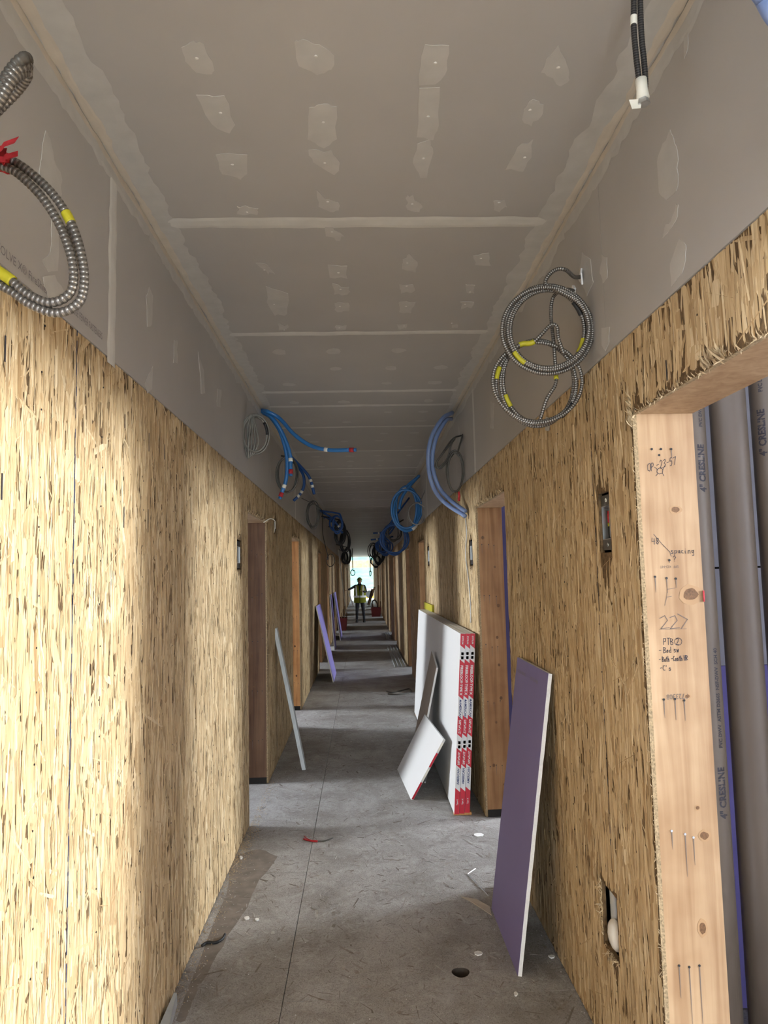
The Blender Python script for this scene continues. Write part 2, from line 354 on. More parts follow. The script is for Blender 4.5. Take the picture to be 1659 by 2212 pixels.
DOORS_R = []; DOORS_L = []          # (y0, y1, room y0, room y1, window y0, window y1, key)
for k in range(-1, 6):
    if k >= 0: DOORS_R.append((1.065 + 8.05 * k, 2.045 + 8.05 * k, -0.525 + 8.05 * k, 3.5 + 8.05 * k, -0.15 + 8.05 * k, 1.05 + 8.05 * k, ('R', k, 0)))
    DOORS_R.append((3.94 + 8.05 * k, 4.94 + 8.05 * k, 3.5 + 8.05 * k, 7.525 + 8.05 * k, 5.6 + 8.05 * k, 7.1 + 8.05 * k, ('R', k, 1)))
    DOORS_L.append((4.93 + 8.05 * k, 5.90 + 8.05 * k, 2.965 + 8.05 * k, 6.99 + 8.05 * k, 5.2 + 8.05 * k, 6.6 + 8.05 * k, ('L', k, 0)))
    DOORS_L.append((8.05 + 8.05 * k, 9.05 + 8.05 * k, 6.99 + 8.05 * k, 11.015 + 8.05 * k, (9.0 if k >= 0 else 7.25) + 8.05 * k, (10.5 if k >= 0 else 8.75) + 8.05 * k, ('L', k, 1)))
YB, YE = -5.0, 50.0
BOX_R = [(2.275, 2.375, 1.70, 1.90), (5.14, 5.30, 1.70, 1.89), (8.42, 8.66, 1.75, 1.985)]
BOX_L = [(4.50, 4.655, 1.70, 1.89), (6.42, 6.60, 2.07, 2.175)]
LOW_HOLE = (2.395, 2.537, 0.375, 0.575)

def side_wall(side):
    X = XR if side > 0 else XL; doors = DOORS_R if side > 0 else DOORS_L
    wall = setting('wall_right' if side > 0 else 'wall_left', (X, 0, 0))
    dh = [(d[0], d[1], -1, ZD) for d in doors]; boxes = BOX_R + [LOW_HOLE] if side > 0 else BOX_L
    seam0 = 2.42 if side > 0 else 1.95
    ys = [seam0 + 1.22 * i for i in range(-7, 42)]
    ys = [y for y in ys if YB < y < YE]; ys = [YB] + ys + [YE]
    for a, b in zip(ys[:-1], ys[1:]):
        mb = MB(); a2, b2 = a + 0.0015, b - 0.0015; near = 1.0 < b2 and a2 < 13.5
        holes = [h for h in dh + boxes if h[1] > a2 and h[0] < b2]
        slab(mb, X, X + side * 0.012, a2, b2, 0.004, ZG - 0.002, holes, 0)
        if near:
            d = 3300 if a2 < 5 else (2100 if a2 < 8 else 1000); ks = 1.0 if a2 < 5 else (1.25 if a2 < 8 else 1.7)
            strands(mb, X, a2, b2, 0.004, ZG - 0.002, holes, d, side, ks)
            mb.build('strand_board_panel', ['osb_core', 'osb'], wall)
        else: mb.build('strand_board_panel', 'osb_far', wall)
    # framing and room-side board behind the strand board
    mb = MB(); slab(mb, X + side * 0.13, X + side * 0.18, YB, YE, 0, ZC, [(h[0] - .02, h[1] + .02, h[2], h[3] + .02) for h in dh], 0); mb.build('room_side_board', 'wallboard_room', wall)
    # drywall band under the ceiling
    gs = [YB, -1.4, 2.215, 4.87, 8.5] + [8.5 + 3.66 * i for i in range(1, 12)]; gs = [g for g in gs if g < YE] + [YE]
    for a, b in zip(gs[:-1], gs[1:]):
        mb = MB(); slab(mb, X - side * 0.004, X + side * 0.012, a + 0.001, b - 0.001, ZG, ZC - 0.002, [], 0); mb.build('drywall_band_board', 'gyp', wall)
    # nails along the studs
    mb = MB()
    y = seam0 - 0.61 if side < 0 else seam0 - 0.81
    while y < 9:
        z = 0.1
        while z < ZG - .05:
            yy = y + random.uniform(-.008, .008)
            if not any(h[0] - .01 < yy < h[1] + .01 and h[2] < z < h[3] for h in dh + boxes):
                mb.tube([(X - side * 0.0024, yy, z), (X + side * 0.001, yy, z)], 0.0028, 6)
            z += random.uniform(0.09, 0.17)
        y += 0.4067
    mb.build('nail_heads', 'black', wall, kind='stuff')
    return wall
wall_right = side_wall(1); wall_left = side_wall(-1)

# ------------------------------------------------------------------ floor, ceiling, rooms
floor = setting('floor')
mb = MB(); mb.box(-6.7, 6.7, YB - .2, YE + .4, -0.3, -0.07); mb.build('slab_below', 'dark', floor)
mb = MB(); mb.box(-6.6, XL - 0.0, YB - .2, YE, -0.06, -0.001); mb.build('room_floor', 'floor_base', floor)
mb = MB(); mb.box(XR, 6.6, YB - .2, YE, -0.06, -0.001); mb.build('room_floor', 'floor_base', floor)
HOLE = (0.378, 3.085, 0.037)
def floor_panel(x0, x1, y0, y1):
    mb = MB(); inside = x0 < HOLE[0] < x1 and y0 < HOLE[1] < y1
    if inside:
        ring = []; n = 24; hx, hy, hr = HOLE
        for k in range(n):
            a = 2 * math.pi * k / n; rr = hr * (1 + 0.05 * math.sin(3 * a)); ring.append((hx + rr * math.cos(a), hy + rr * math.sin(a)))
        sq = [(hx + 0.1 * sx, hy + 0.1 * sy) for sx, sy in ((1, 0), (1, 1), (0, 1), (-1, 1), (-1, 0), (-1, -1), (0, -1), (1, -1))]
        vs = [(a, b, 0) for a, b in ring] + [(a, b, 0) for a, b in sq] + [(a, b, -0.05) for a, b in ring]; fs = []
        for q in range(8):
            for t in range(3): fs.append((3 * q + t, n + q, (3 * q + t + 1) % n))
            fs.append((n + q, n + (q + 1) % 8, (3 * q + 3) % n))
        mb.add(vs, fs); mb.add(vs, [(k, (k + 1) % n, n + 8 + (k + 1) % n, n + 8 + k) for k in range(n)], 2)  # inner wall of the hole takes the painted shade colour
        for (a, b, c, d) in ((x0, hx - .1, y0, y1), (hx + .1, x1, y0, y1), (hx - .1, hx + .1, y0, hy - .1), (hx - .1, hx + .1, hy + .1, y1)): mb.box(a, b, c, d, -0.022, 0)
    else: mb.box(x0, x1, y0, y1, -0.022, 0)
    if 1.5 < y1 and y0 < 9:
        nb = MB(); strands(nb, 0.0, x0, x1, y0, y1, [(HOLE[0] - .045, HOLE[0] + .045, HOLE[1] - .045, HOLE[1] + .045)], 420, 1, 0.42, 1, flat=True)
        mb.add(nb.v, nb.f, 1)
        mb.build('subfloor_panel', ['floor_base', 'floor', 'floor_stain_and_hole_shade'], floor)
    else: mb.build('subfloor_panel', 'floor_base', floor)
sx = -0.338
for i in range(-3, 22):
    y0 = 2.93 + 2.44 * i - 2.44; floor_panel(sx + .0015, XR - .0005, max(y0, YB) + .0015, min(y0 + 2.44, YE) - .0015) if y0 < YE and y0 + 2.44 > YB else None
    y0 += 1.22; floor_panel(XL + .0005, sx - .0015, max(y0, YB) + .0015, min(y0 + 2.44, YE) - .0015) if y0 < YE and y0 + 2.44 > YB else None
mb = MB(); mb.box(XL, XR, YB, YE, -0.068, -0.055); mb.build('joist_deck', 'lumber_dark', floor)

ceiling = setting('ceiling', (0, 0, ZC))
mb = MB(); mb.box(-6.7, 6.7, YB - .2, YE, ZC + .013, ZC + .1); mb.build('ceiling_deck', 'wallboard_room', ceiling)
cj = [2.61 + 1.245 * i for i in range(-6, 40)]; cj = [YB] + [c for c in cj if YB < c < YE - .3] + [YE]
for a, b in zip(cj[:-1], cj[1:]):
    mb = MB(); mb.box(XL - .012, XR + .012, a + .001, b - .001, ZC, ZC + .012); mb.build('drywall_board', 'gyp', ceiling)

def ragged_strip(path_fn, t0, t1, step, lo, hi, jit, nrm, th, mats, name, parent, mi=0):
    """strip of filler between offsets lo and hi, both edges ragged; path_fn(t, off) -> point"""
    n = max(2, int((t1 - t0) / step)); A = []; B = []
    a = b = 0
    for i in range(n + 1):
        t = t0 + (t1 - t0) * i / n; a = 0.6 * a + random.gauss(0, jit); b = 0.6 * b + random.gauss(0, jit)
        A.append(Vector(path_fn(t, lo + a))); B.append(Vector(path_fn(t, hi + b)))
    mb = MB(); nr = Vector(nrm); vs = []
    for p, q in zip(A, B): vs += [tuple(p), tuple(p.lerp(q, .25) + nr * th), tuple(p.lerp(q, .75) + nr * th), tuple(q)]
    fs = []
    for i in range(n):
        for k in range(3): fs.append((4 * i + k, 4 * i + k + 1, 4 * i + 4 + k + 1, 4 * i + 4 + k))
    v0 = [Vector(vs[i]) for i in fs[1]]
    if (v0[1] - v0[0]).cross(v0[2] - v0[1]).dot(nr) < 0: fs = [f[::-1] for f in fs]
    mb.add(vs, fs); return mb.build(name, mats, parent)
dn = (0, 0, -1); E = 0.0006
for c in cj[1:-1]:
    wd = 0.040 if c < 3 else (0.030 if c < 6 else 0.026)
    ragged_strip(lambda t, o, c=c: (t, c + o, ZC - E), XL + .07, XR - .05, 0.05, -wd, wd, 0.0025, dn, 0.0012, 'mud', 'joint_compound_strip', ceiling)
for c in (5.54, 9.55):
    ragged_strip(lambda t, o, c=c: (t, c + o, ZC - E), XL + .07, XR - .05, 0.05, -.03, .03, 0.003, dn, 0.0012, 'mud', 'joint_compound_strip', ceiling)
for X, s, wall in ((XL, -1, wall_left), (XR, 1, wall_right)):
    for a, b in ((0.2, 2.6), (2.6, 5.2), (5.2, 14), (14, 30), (30, 49.5)):
        st = 0.03 if b < 6 else 0.12
        ragged_strip(lambda t, o: (X - s * o, t, ZC - E), a, b, st, 0.004, 0.105 if a < 5 else .085, 0.007, dn, 0.0014, 'mud_thin', 'joint_compound_strip', ceiling)
        ragged_strip(lambda t, o: (X - s * .0045, t, ZC - o), a, b, st, 0.002, 0.075, 0.006, (-s, 0, 0), 0.0014, 'mud_thin', 'joint_compound_strip', wall)
        ragged_strip(lambda t, o: (X - s * o, t, ZC - E - .0015), a, b, st, 0.006, 0.035, 0.003, dn, 0.0008, 'tape_tan', 'paper_tape', ceiling)
        ragged_strip(lambda t, o: (X - s * .0062, t, ZC - o), a, b, st, 0.006, 0.028, 0.0025, (-s, 0, 0), 0.0006, 'tape_tan', 'paper_tape', wall)
    for c in ((2.215, 8.5, 12.16, 15.8) if s < 0 else (4.87, 8.5, 12.16, 15.8)):
        ragged_strip(lambda t, o: (X - s * .0045, c + o, t), ZG + .003 if c > 3 else ZG - 0.02, ZC - .06, 0.03, -.033, .033, 0.003, (-s, 0, 0), 0.0016, 'mud', 'joint_compound_strip', wall)

def blotch(fn, u, v, w, h, nrm, parent, rot=0.0, n=11, name='filler_patch', irregular=0.16, mt='mud_thin'):
    """irregular patch of filler measured in the photograph as a w x h box"""
    pts = []
    for k in range(n):
        a = 2 * math.pi * (k + random.uniform(-.25, .25)) / n; rr = 1 + random.uniform(-irregular, irregular)
        x, y = w / 2 * rr * math.cos(a), h / 2 * rr * math.sin(a)
        pts.append(fn(u + x * math.cos(rot) - y * math.sin(rot), v + x * math.sin(rot) + y * math.cos(rot)))
    mb = MB(); mb.poly(pts, nrm, random.uniform(0.0005, 0.0013)); return mb.build(name, mt, parent)
cz = lambda u, v: onZ(u, v, ZC - .0001)
CP = [[(392, 102), (418, 88), (440, 94), (463, 152), (455, 160), (424, 156), (400, 132)], [(636, 90), (652, 84), (690, 96), (722, 120), (722, 140), (700, 158), (685, 162), (645, 142)],
      [(918, 96), (970, 98), (966, 150), (940, 182), (905, 184), (910, 120)], [(1206, 96), (1228, 148), (1230, 172), (1210, 186), (1188, 166), (1168, 156), (1180, 128)],
      [(424, 205), (484, 206), (508, 270), (496, 288), (458, 268)], [(668, 232), (700, 224), (727, 230), (728, 300), (700, 320), (664, 300)], [(906, 190), (950, 188), (948, 270), (936, 302), (900, 296)],
      [(1152, 214), (1174, 226), (1170, 250), (1148, 272), (1128, 258), (1132, 236)], [(466, 334), (534, 334), (534, 376), (520, 388), (480, 376)], [(666, 324), (716, 324), (730, 345), (732, 366), (722, 378), (676, 350)],
      [(902, 310), (930, 300), (936, 330), (922, 384), (908, 384), (892, 352)], [(1118, 318), (1152, 300), (1148, 340), (1130, 370), (1092, 366)], [(684, 410), (704, 430), (730, 436), (732, 454), (716, 458), (688, 446)],
      [(876, 428), (892, 420), (912, 444), (906, 458), (880, 452)], [(512, 446), (530, 444), (558, 450), (556, 464), (512, 462)], [(1066, 434), (1090, 432), (1096, 448), (1080, 458), (1066, 452)],
      [(702, 490), (718, 488), (744, 510), (726, 520), (704, 510)], [(870, 560), (884, 548), (902, 566), (898, 588), (868, 580)], [(1022, 552), (1056, 546), (1060, 574), (1026, 572)], [(552, 568), (574, 570), (594, 592), (580, 594)],
      [(708, 572), (750, 574), (750, 602), (712, 600)], [(574, 618), (622, 634), (620, 678), (594, 682), (576, 652)], [(718, 612), (754, 620), (750, 636), (722, 636)], [(862, 614), (892, 614), (896, 628), (866, 634)],
      [(862, 652), (898, 652), (888, 676), (862, 674)], [(722, 656), (752, 654), (754, 672), (728, 674)], [(1006, 614), (1026, 616), (1024, 634), (1008, 632)], [(994, 652), (1024, 652), (1018, 666), (996, 668)],
      [(600, 700), (622, 700), (622, 713), (602, 713)], [(724, 704), (748, 702), (746, 712), (726, 713)], [(856, 700), (880, 700), (878, 710), (858, 711)], [(976, 700), (988, 700), (988, 708), (976, 708)]]
def roughen(P, amp):
    out = []
    for i in range(len(P)):
        a, b = P[i], P[(i + 1) % len(P)]; out.append(a)
        for t in (.33, .66): out.append((a[0] + (b[0] - a[0]) * t + random.gauss(0, amp), a[1] + (b[1] - a[1]) * t + random.gauss(0, amp)))
    return out
for P in CP:
    mb = MB(); mb.poly([cz(*p) for p in roughen(P, 2.0)], dn, 0.001); o = mb.build('filler_patch', 'mud_thin', ceiling)
    cu, cv = sum(p[0] for p in P) / len(P), sum(p[1] for p in P) / len(P); c = cz(cu + random.uniform(-6, 6), cv + random.uniform(-8, 8))
    d = MB(); d.ell((c.x, c.y, ZC - .001), .0055, .0055, .0012, 0, 8, 4); d.build('screw_dimple', 'nail_mud', ceiling, smooth=True)
for row in range(14):
    for q, xx in enumerate((-0.47, -0.12, 0.23, 0.55)):
        for t in (0.25, 0.55, 0.85):
            yy = 3.87 + 1.245 * row + t * 1.2; cx_ = xx + random.uniform(-.03, .03); a = random.uniform(.035, .06); b = random.uniform(.03, .06)
            if random.random() < .2: continue
            pts = [(cx_ + a * random.uniform(.8, 1.1) * math.cos(k * .785), yy + b * random.uniform(.8, 1.1) * math.sin(k * .785), ZC - .0001) for k in range(8)]
            mb = MB(); mb.poly(pts, dn, .0009); mb.build('filler_patch', 'mud_thin', ceiling)
# patches on the drywall bands
wl = lambda u, v: onX(u, v, XL + .0041); wr = lambda u, v: onX(u, v, XR - .0041)
for P in ([(98, 282), (108, 300), (116, 345), (130, 372), (133, 420), (120, 450), (106, 440), (84, 372)], [(112, 470), (126, 462), (124, 585), (104, 588), (90, 562), (108, 545)], [(92, 598), (118, 594), (138, 630), (138, 655), (104, 650)],
          [(322, 620), (330, 640), (328, 700), (318, 706), (315, 640)], [(376, 735), (384, 740), (383, 785), (374, 784)], [(428, 760), (440, 800), (443, 850), (434, 850)], [(322, 806), (330, 790), (328, 840), (318, 850), (312, 830)], [(470, 840), (478, 842), (476, 880), (470, 878)]):
    mb = MB(); mb.poly([wl(*p) for p in roughen(P, 1.2)], (1, 0, 0), 0.0011); mb.build('filler_patch', 'mud_thin', wall_left)
for P in ([(1448, 280), (1456, 300), (1464, 326), (1466, 380), (1462, 412), (1440, 432), (1424, 416), (1420, 350), (1432, 310)], [(1460, 440), (1466, 442), (1464, 468), (1444, 500), (1432, 514), (1436, 492), (1450, 478)],
          [(1468, 515), (1482, 530), (1482, 560), (1474, 590), (1450, 620), (1448, 570)], [(1300, 550), (1312, 556), (1312, 600), (1302, 612), (1296, 590)], [(1258, 545), (1276, 560), (1282, 610), (1268, 640), (1252, 596)],
          [(1478, 62), (1488, 66), (1486, 106), (1478, 128)], [(1300, 708), (1318, 706), (1316, 740), (1308, 758), (1300, 745)], [(1180, 900), (1190, 905), (1186, 930), (1178, 930)], [(1060, 868), (1068, 870), (1066, 925), (1059, 925)]):
    mb = MB(); mb.poly([wr(*p) for p in roughen(P, 1.2)], (-1, 0, 0), 0.0011); mb.build('filler_patch', 'mud_thin', wall_right)
for i in range(26):
    s = -1 if i % 2 else 1; yy = 5.6 + 0.55 * i; zz = random.uniform(2.45, 2.8); X = (XR - .0041) if s > 0 else (XL + .0041)
    pts = [(X, yy + .035 * math.cos(k * .785) * random.uniform(.7, 1.2), zz + .11 * math.sin(k * .785) * random.uniform(.7, 1.2)) for k in range(8)]
    mb = MB(); mb.poly(pts, (-s, 0, 0), .0009); mb.build('filler_patch', 'mud_thin', wall_right if s > 0 else wall_left)

# door openings framed in lumber
def opening(i, side, y0, y1, near):
    X = XR if side > 0 else XL; d = setting('door_%d' % i, (X + side * .09, (y0 + y1) / 2, 0)); xa, xb = X + side * .0122, X + side * .1815
    x0, x1 = min(xa, xb), max(xa, xb); ml = 'lumber' if near in (1,) else ('lumber_orange' if near == 2 else 'lumber_dark' if near == 3 else 'lumber_mid')
    mb = MB(); mb.box(x0, x1, y0 - .038, y0, 0.004, ZD + .038); mb.build('jamb_stud', ml, d)
    mb = MB(); mb.box(x0, x1, y1, y1 + .038, 0.004, ZD + .038); fj = mb.build('jamb_stud', ml, d)
    mb = MB(); mb.box(x0, x1, y0, y1, ZD, ZD + .038); mb.build('header_stud', 'lumber' if near else ml, d)
    if near:
        # raw sawn edge of the strand board around the opening
        mb = MB(); xs = X; 
        mb.box(min(xs, xs + side * .0121), max(xs, xs + side * .0121), y1 - .0012, y1 + .0005, .004, ZD)
        mb.box(min(xs, xs + side * .0121), max(xs, xs + side * .0121), y0, y1, ZD - .0015, ZD + .0005)
        mb.build('sawn_edge', 'osb_edge', d)
    return d, fj
DN = {}
allD = [(1, d) for d in DOORS_R] + [(-1, d) for d in DOORS_L]
for i, (s, d) in enumerate(sorted(allD, key=lambda q: (q[1][0] < 0, q[1][0]))):
    near = 1 if d[6] == ('R', 0, 0) else 4 if d[6] == ('R', 0, 1) else 3 if d[6] == ('L', 0, 0) else 2 if d[6] == ('L', 0, 1) else 0
    DN[d[6]] = opening(i + 1, s, d[0], d[1], near)
# rooms: partitions, outer walls with windows
wi = 0
for s in (1, -1):
    xi = (XR + .18) if s > 0 else (XL - .18); xo = 6.5 * s; doors = DOORS_R if s > 0 else DOORS_L
    ys = sorted({round(d[2], 3) for d in doors} | {round(d[3], 3) for d in doors})
    part = setting('wall_partition', (3.5 * s, 0, 0))
    for y in ys:
        mb = MB(); mb.box(min(xi, xo), max(xi, xo), y - .06, y + .06, -.001, ZC + .013, 0); mb.build('partition_wall', 'wallboard_room', part)
    outer = setting('wall_outer_right' if s > 0 else 'wall_outer_left', (xo, 0, 0))
    hol = [(d[4], d[5], 1.3, 2.75) for d in doors]
    mb = MB(); slab(mb, xo, xo + s * .15, YB - .2, YE, -.06, ZC + .05, hol); mb.build('outer_wall', 'wallboard_room', outer)
    for d in doors:
        wi += 1; wn = setting('window_%d' % wi, (xo, d[4], 1.3)); mb = MB(); a, b = min(xo, xo + s * .05), max(xo, xo + s * .05)
        mb.box(a, b, d[4], d[4] + .05, 1.3, 2.75); mb.box(a, b, d[5] - .05, d[5], 1.3, 2.75); mb.box(a, b, d[4], d[5], 1.3, 1.35); mb.box(a, b, d[4], d[5], 2.7, 2.75)
        mb.box(a, b, (d[4] + d[5]) / 2 - .02, (d[4] + d[5]) / 2 + .02, 1.35, 2.7); mb.build('window_frame', 'white', wn)
        window_light(s, d[4], d[5], 1.35, 2.72, xo + s * .12, POWER.get(d[6], 1.0))
bk = setting('wall_back', (0, YB, 0)); mb = MB(); mb.box(-6.6, -.72, YB - .2, YB, -.001, ZC + .013); mb.box(.74, 6.6, YB - .2, YB, -.001, ZC + .013); mb.box(-.72, .74, YB - .2, YB, -.001, .3); mb.box(-.72, .74, YB - .2, YB, 2.75, ZC + .013)
mb.build('back_wall', 'wallboard_room', bk)
wn = setting('window_0', (0, YB, .3)); mb = MB(); mb.box(-.72, -.68, YB - .08, YB - .02, .3, 2.75); mb.box(.70, .74, YB - .08, YB - .02, .3, 2.75); mb.box(-.68, .70, YB - .08, YB - .02, .3, .34); mb.box(-.68, .70, YB - .08, YB - .02, 2.71, 2.75); mb.build('window_frame', 'white', wn)  # unseen window added behind the camera for soft fill
bl = bpy.data.lights.new('daylight', 'AREA'); bl.shape = 'RECTANGLE'; bl.size = 1.38; bl.size_y = 2.35; bl.energy = BACK_FILL_POWER; bl.color = WIN_COL  # fill light added at the back window, lighting the near corridor
bo = bpy.data.objects.new('window_daylight', bl); C.objects.link(bo); bo.location = (.01, YB - .15, 1.52); bo.rotation_euler = (math.radians(90), 0, 0)
bo.rotation_euler = Vector((0, 1, 0)).to_track_quat('-Z', 'Z').to_euler()
# far end of the corridor: open end under a header, ground and hillside outside
endw = setting('wall_far_end', (0, YE, 0)); mb = MB()
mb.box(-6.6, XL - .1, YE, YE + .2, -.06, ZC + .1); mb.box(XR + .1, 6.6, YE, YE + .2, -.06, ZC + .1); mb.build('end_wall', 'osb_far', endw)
mb = MB(); mb.box(-4, 4, YE + 4, YE + 4.3, 2.30, 2.85); mb.box(-3.6, -3.3, YE + 4, YE + 4.3, -.08, 2.3); mb.box(3.3, 3.6, YE + 4, YE + 4.3, -.08, 2.3); mb.build('porch_beam', 'lumber', endw)
grd = setting('ground'); mb = MB(); mb.box(-60, 60, YE + .2, 160, -.5, -.08); mb.build('outdoor_ground', 'ground', grd)
hl = setting('hillside', (0, 120, -.1)); mb = MB(); n = 24; vs = []; fs = []
for i in range(n + 1):
    for j in range(9):
        x = -60 + 120 * i / n; y = 100 + 7 * j; vs.append((x, y, -.2 + 16 * (1 - math.cos(math.pi * j / 8)) / 2 + (1.2 * math.sin(x * .3) + .8 * math.sin(x * .7 + j)) * j / 8))
for i in range(n):
    for j in range(8): fs.append((i * 9 + j, (i + 1) * 9 + j, (i + 1) * 9 + j + 1, i * 9 + j + 1))
mb.add(vs, fs); mb.build('grassy_slope', 'hill', hl, smooth=True)

# ------------------------------------------------------------------ first room on the right: boards and drain pipes
bw = setting('wall_bathroom', (2.0, 2.75, 0))
mb = MB(); mb.box(XR + .185, 3.4, 2.75, 2.766, 1.265, 1.638); mb.build('grey_board', 'wallboard_room', bw)
mb = MB(); mb.box(XR + .185, 3.4, 2.75, 2.766, 1.646, ZC); mb.build('grey_board', 'wallboard_room', bw)
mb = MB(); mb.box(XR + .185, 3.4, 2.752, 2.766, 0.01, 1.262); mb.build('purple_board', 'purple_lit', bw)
mb = MB(); mb.box(XR + .185, 3.4, 2.7665, 2.78, 0, ZC); mb.build('backing', 'dark', bw)
mb = MB(); mb.box(1.72, 1.82, 1.98, 2.75, 0, ZC); mb.build('added_shade_wall', 'wallboard_room', bw)  # added wall, keeps the window light off the pipes
mb = MB(); mb.box(XR + .182, 1.85, 5.40, 5.46, 0, ZC); mb.build('purple_board', 'purple_shade', bw)  # board added over the lit partition, its shade painted in the colour
PIPE_TXT = '4" CRESLINE  PVC DWV  ASTM D2665  SCH 40  '
def drain_pipe(u, v, Y, label, txt_ang, z0):
    p = onY(u, v, Y); r = .0572; t = thing('drain_pipe', label, 'pipe', (p.x, Y, 0), 'grey drain pipes in the first room')
    mb = MB(); mb.tube([(p.x, Y, 0.0), (p.x, Y, 1.0), (p.x, Y, 2.0), (p.x, Y, ZC)], r, 40); mb.build('pipe_barrel', 'pipe', t, smooth=True)
    if txt_ang is not None:
        for q in range(3):
            for body, size, x0, bd in (('4" CRESLINE', .034, 0, .0012), ('PVC DWV  ASTM D2665  NSF-DWV  SCH 40', .019, .215, .0005)):
                zz = z0 + q * 1.03 + x0
                if zz + .3 < ZC and zz > 0: text_mesh(body, size, (0, 0, 0), (1, 0, 0), (0, 1, 0), 'ink', 'lettering', t, bold=bd, sx=.85,
                      xform=lambda x, y, zz=zz: Vector((p.x + (r + .0012) * math.cos(txt_ang - y / r), Y + (r + .0012) * math.sin(txt_ang - y / r), min(zz + x, ZC - .01))))
    return t
drain_pipe(1495, 1100, 2.32, 'grey plastic drain pipe nearest the lumber jamb, partly hidden by it', -1.1, onY(1515, 1757, 2.32).z)
drain_pipe(1586, 1100, 2.32, 'middle grey plastic drain pipe, plain side turned out', None, 0)
drain_pipe(1676, 1100, 2.32, 'rightmost grey plastic drain pipe with printed lettering, cut by the photo edge', -2.35, onY(1645, 988, 2.32).z - 1.03)

# ------------------------------------------------------------------ marks on the near jamb of the first door
door1, jamb1 = DN[('R', 0, 0)]; JY = 2.0445
ST = {'O': [[(0, .2), (0, .8), (.3, 1), (.6, .8), (.6, .2), (.3, 0), (0, .2)]], 'P': [[(0, 0), (0, 1), (.45, .95), (.5, .7), (.35, .5), (0, .45)]], '-': [[(.05, .5), (.5, .52)]],
      '2': [[(0, .8), (.25, 1), (.5, .8), (.4, .5), (0, .02), (.6, 0)]], '3': [[(0, .9), (.4, 1), (.5, .75), (.2, .52), (.55, .35), (.4, .05), (0, .05)]], '5': [[(.5, 1), (.1, 1), (.05, .6), (.4, .6), (.5, .25), (.25, 0), (0, .1)]],
      '7': [[(0, .95), (.6, 1), (.25, 0)]], '4': [[(.05, 1), (0, .45), (.6, .5)], [(.45, .9), (.4, 0)]], '8': [[(.5, .9), (.15, .95), (.1, .65), (.5, .35), (.35, 0), (.05, .2), (.5, .75), (.5, .9)]],
      's': [[(.4, .5), (.1, .55), (.05, .35), (.4, .2), (.3, 0), (0, .05)]], 'p': [[(0, .5), (0, -.4)], [(0, .45), (.4, .5), (.4, .1), (0, .05)]], 'a': [[(.4, .5), (.05, .4), (.05, .05), (.35, .1), (.4, .5), (.45, 0)]],
      'c': [[(.4, .5), (.1, .45), (.05, .1), (.4, .05)]], 'i': [[(.1, .5), (.12, 0)], [(.1, .7), (.12, .75)]], 'n': [[(0, .5), (.02, 0)], [(.02, .35), (.25, .52), (.4, .35), (.4, 0)]], 'g': [[(.4, .5), (.05, .4), (.1, .08), (.4, .15), (.4, .5), (.4, -.35), (.05, -.35)]],
      '?': [[(0, .8), (.3, 1), (.5, .75), (.25, .45), (.25, .25)], [(.24, .03), (.26, .06)]], 'F': [[(0, 0), (.08, 1), (.6, 1.05)], [(.04, .5), (.45, .52)]], 'T': [[(0, 1), (.6, 1)], [(.3, 1), (.28, 0)]],
      'B': [[(0, 0), (0, 1), (.45, .85), (.4, .6), (0, .5), (.5, .35), (.45, .05), (0, 0)]], 'e': [[(.05, .28), (.4, .3), (.3, .5), (.05, .35), (.1, .02), (.4, .08)]], 'd': [[(.4, .45), (.05, .4), (.05, .05), (.4, .1)], [(.42, 1), (.42, 0)]],
      'w': [[(0, .5), (.1, 0), (.25, .4), (.4, 0), (.5, .5)]], 't': [[(.2, .9), (.2, 0), (.35, 0)], [(0, .6), (.4, .6)]], 'h': [[(0, 1), (.02, 0)], [(.02, .35), (.25, .5), (.38, .3), (.4, 0)]], 'C': [[(.5, .9), (.15, .95), (0, .5), (.1, .05), (.5, .1)]],
      'o': [[(.2, .5), (0, .3), (.15, 0), (.4, .15), (.35, .45), (.2, .5)]], 'H': [[(0, 1), (0, 0)], [(.5, 1), (.5, 0)], [(0, .5), (.5, .5)]], 'R': [[(0, 0), (0, 1), (.45, .9), (.4, .6), (0, .5), (.5, 0)]], "'": [[(.1, 1), (.08, .8)]], ' ': [], '.': [[(.1, 0), (.14, .03)]]}
HM = MB(); HF = MB()
def stroke(mb, pts, wd=.0016):
    for a, b in zip(pts[:-1], pts[1:]):
        d = (b[0] - a[0], b[1] - a[1]); L = math.hypot(*d) or 1; nx, nz = -d[1] / L * wd / 2, d[0] / L * wd / 2; ex, ez = d[0] / L * wd / 3, d[1] / L * wd / 3
        mb.add([(a[0] - ex + nx, JY, a[1] - ez + nz), (a[0] - ex - nx, JY, a[1] - ez - nz), (b[0] + ex - nx, JY, b[1] + ez - nz), (b[0] + ex + nx, JY, b[1] + ez + nz)], [(0, 1, 2, 3)])
def write(mb, s, u, v, hpx, wpx=None, slope=0.0, wd=.0016):
    """handwriting starting at the photograph point (u, v), letters hpx tall"""
    p = onY(u, v, JY); h = (onY(u, v - hpx, JY) - p).z; x = p.x; z = p.z; k = (wpx or 1.0)
    for ch in s:
        for pl in ST.get(ch, []):
            stroke(mb, [(x + a * h * .75 * k + random.gauss(0, .0003), z + b * h + (a * h) * slope + random.gauss(0, .0003)) for a, b in pl], wd)
        x += h * (.55 if ch != ' ' else .35) * k; z += h * .55 * slope * k
write(HM, 'OP -23-57', 1400, 1019, 17, .78, .22); write(HM, '48', 1409, 1176, 14, 1.1); write(HM, 'spacing', 1450, 1196, 13, 1.05); write(HM, '?', 1455, 1213, 12, 1.2)
j = lambda u, v: (onY(u, v, JY).x, onY(u, v, JY).z)
stroke(HM, [j(1412, 1154), j(1430, 1175), j(1447, 1192), j(1450, 1202)], .0014)
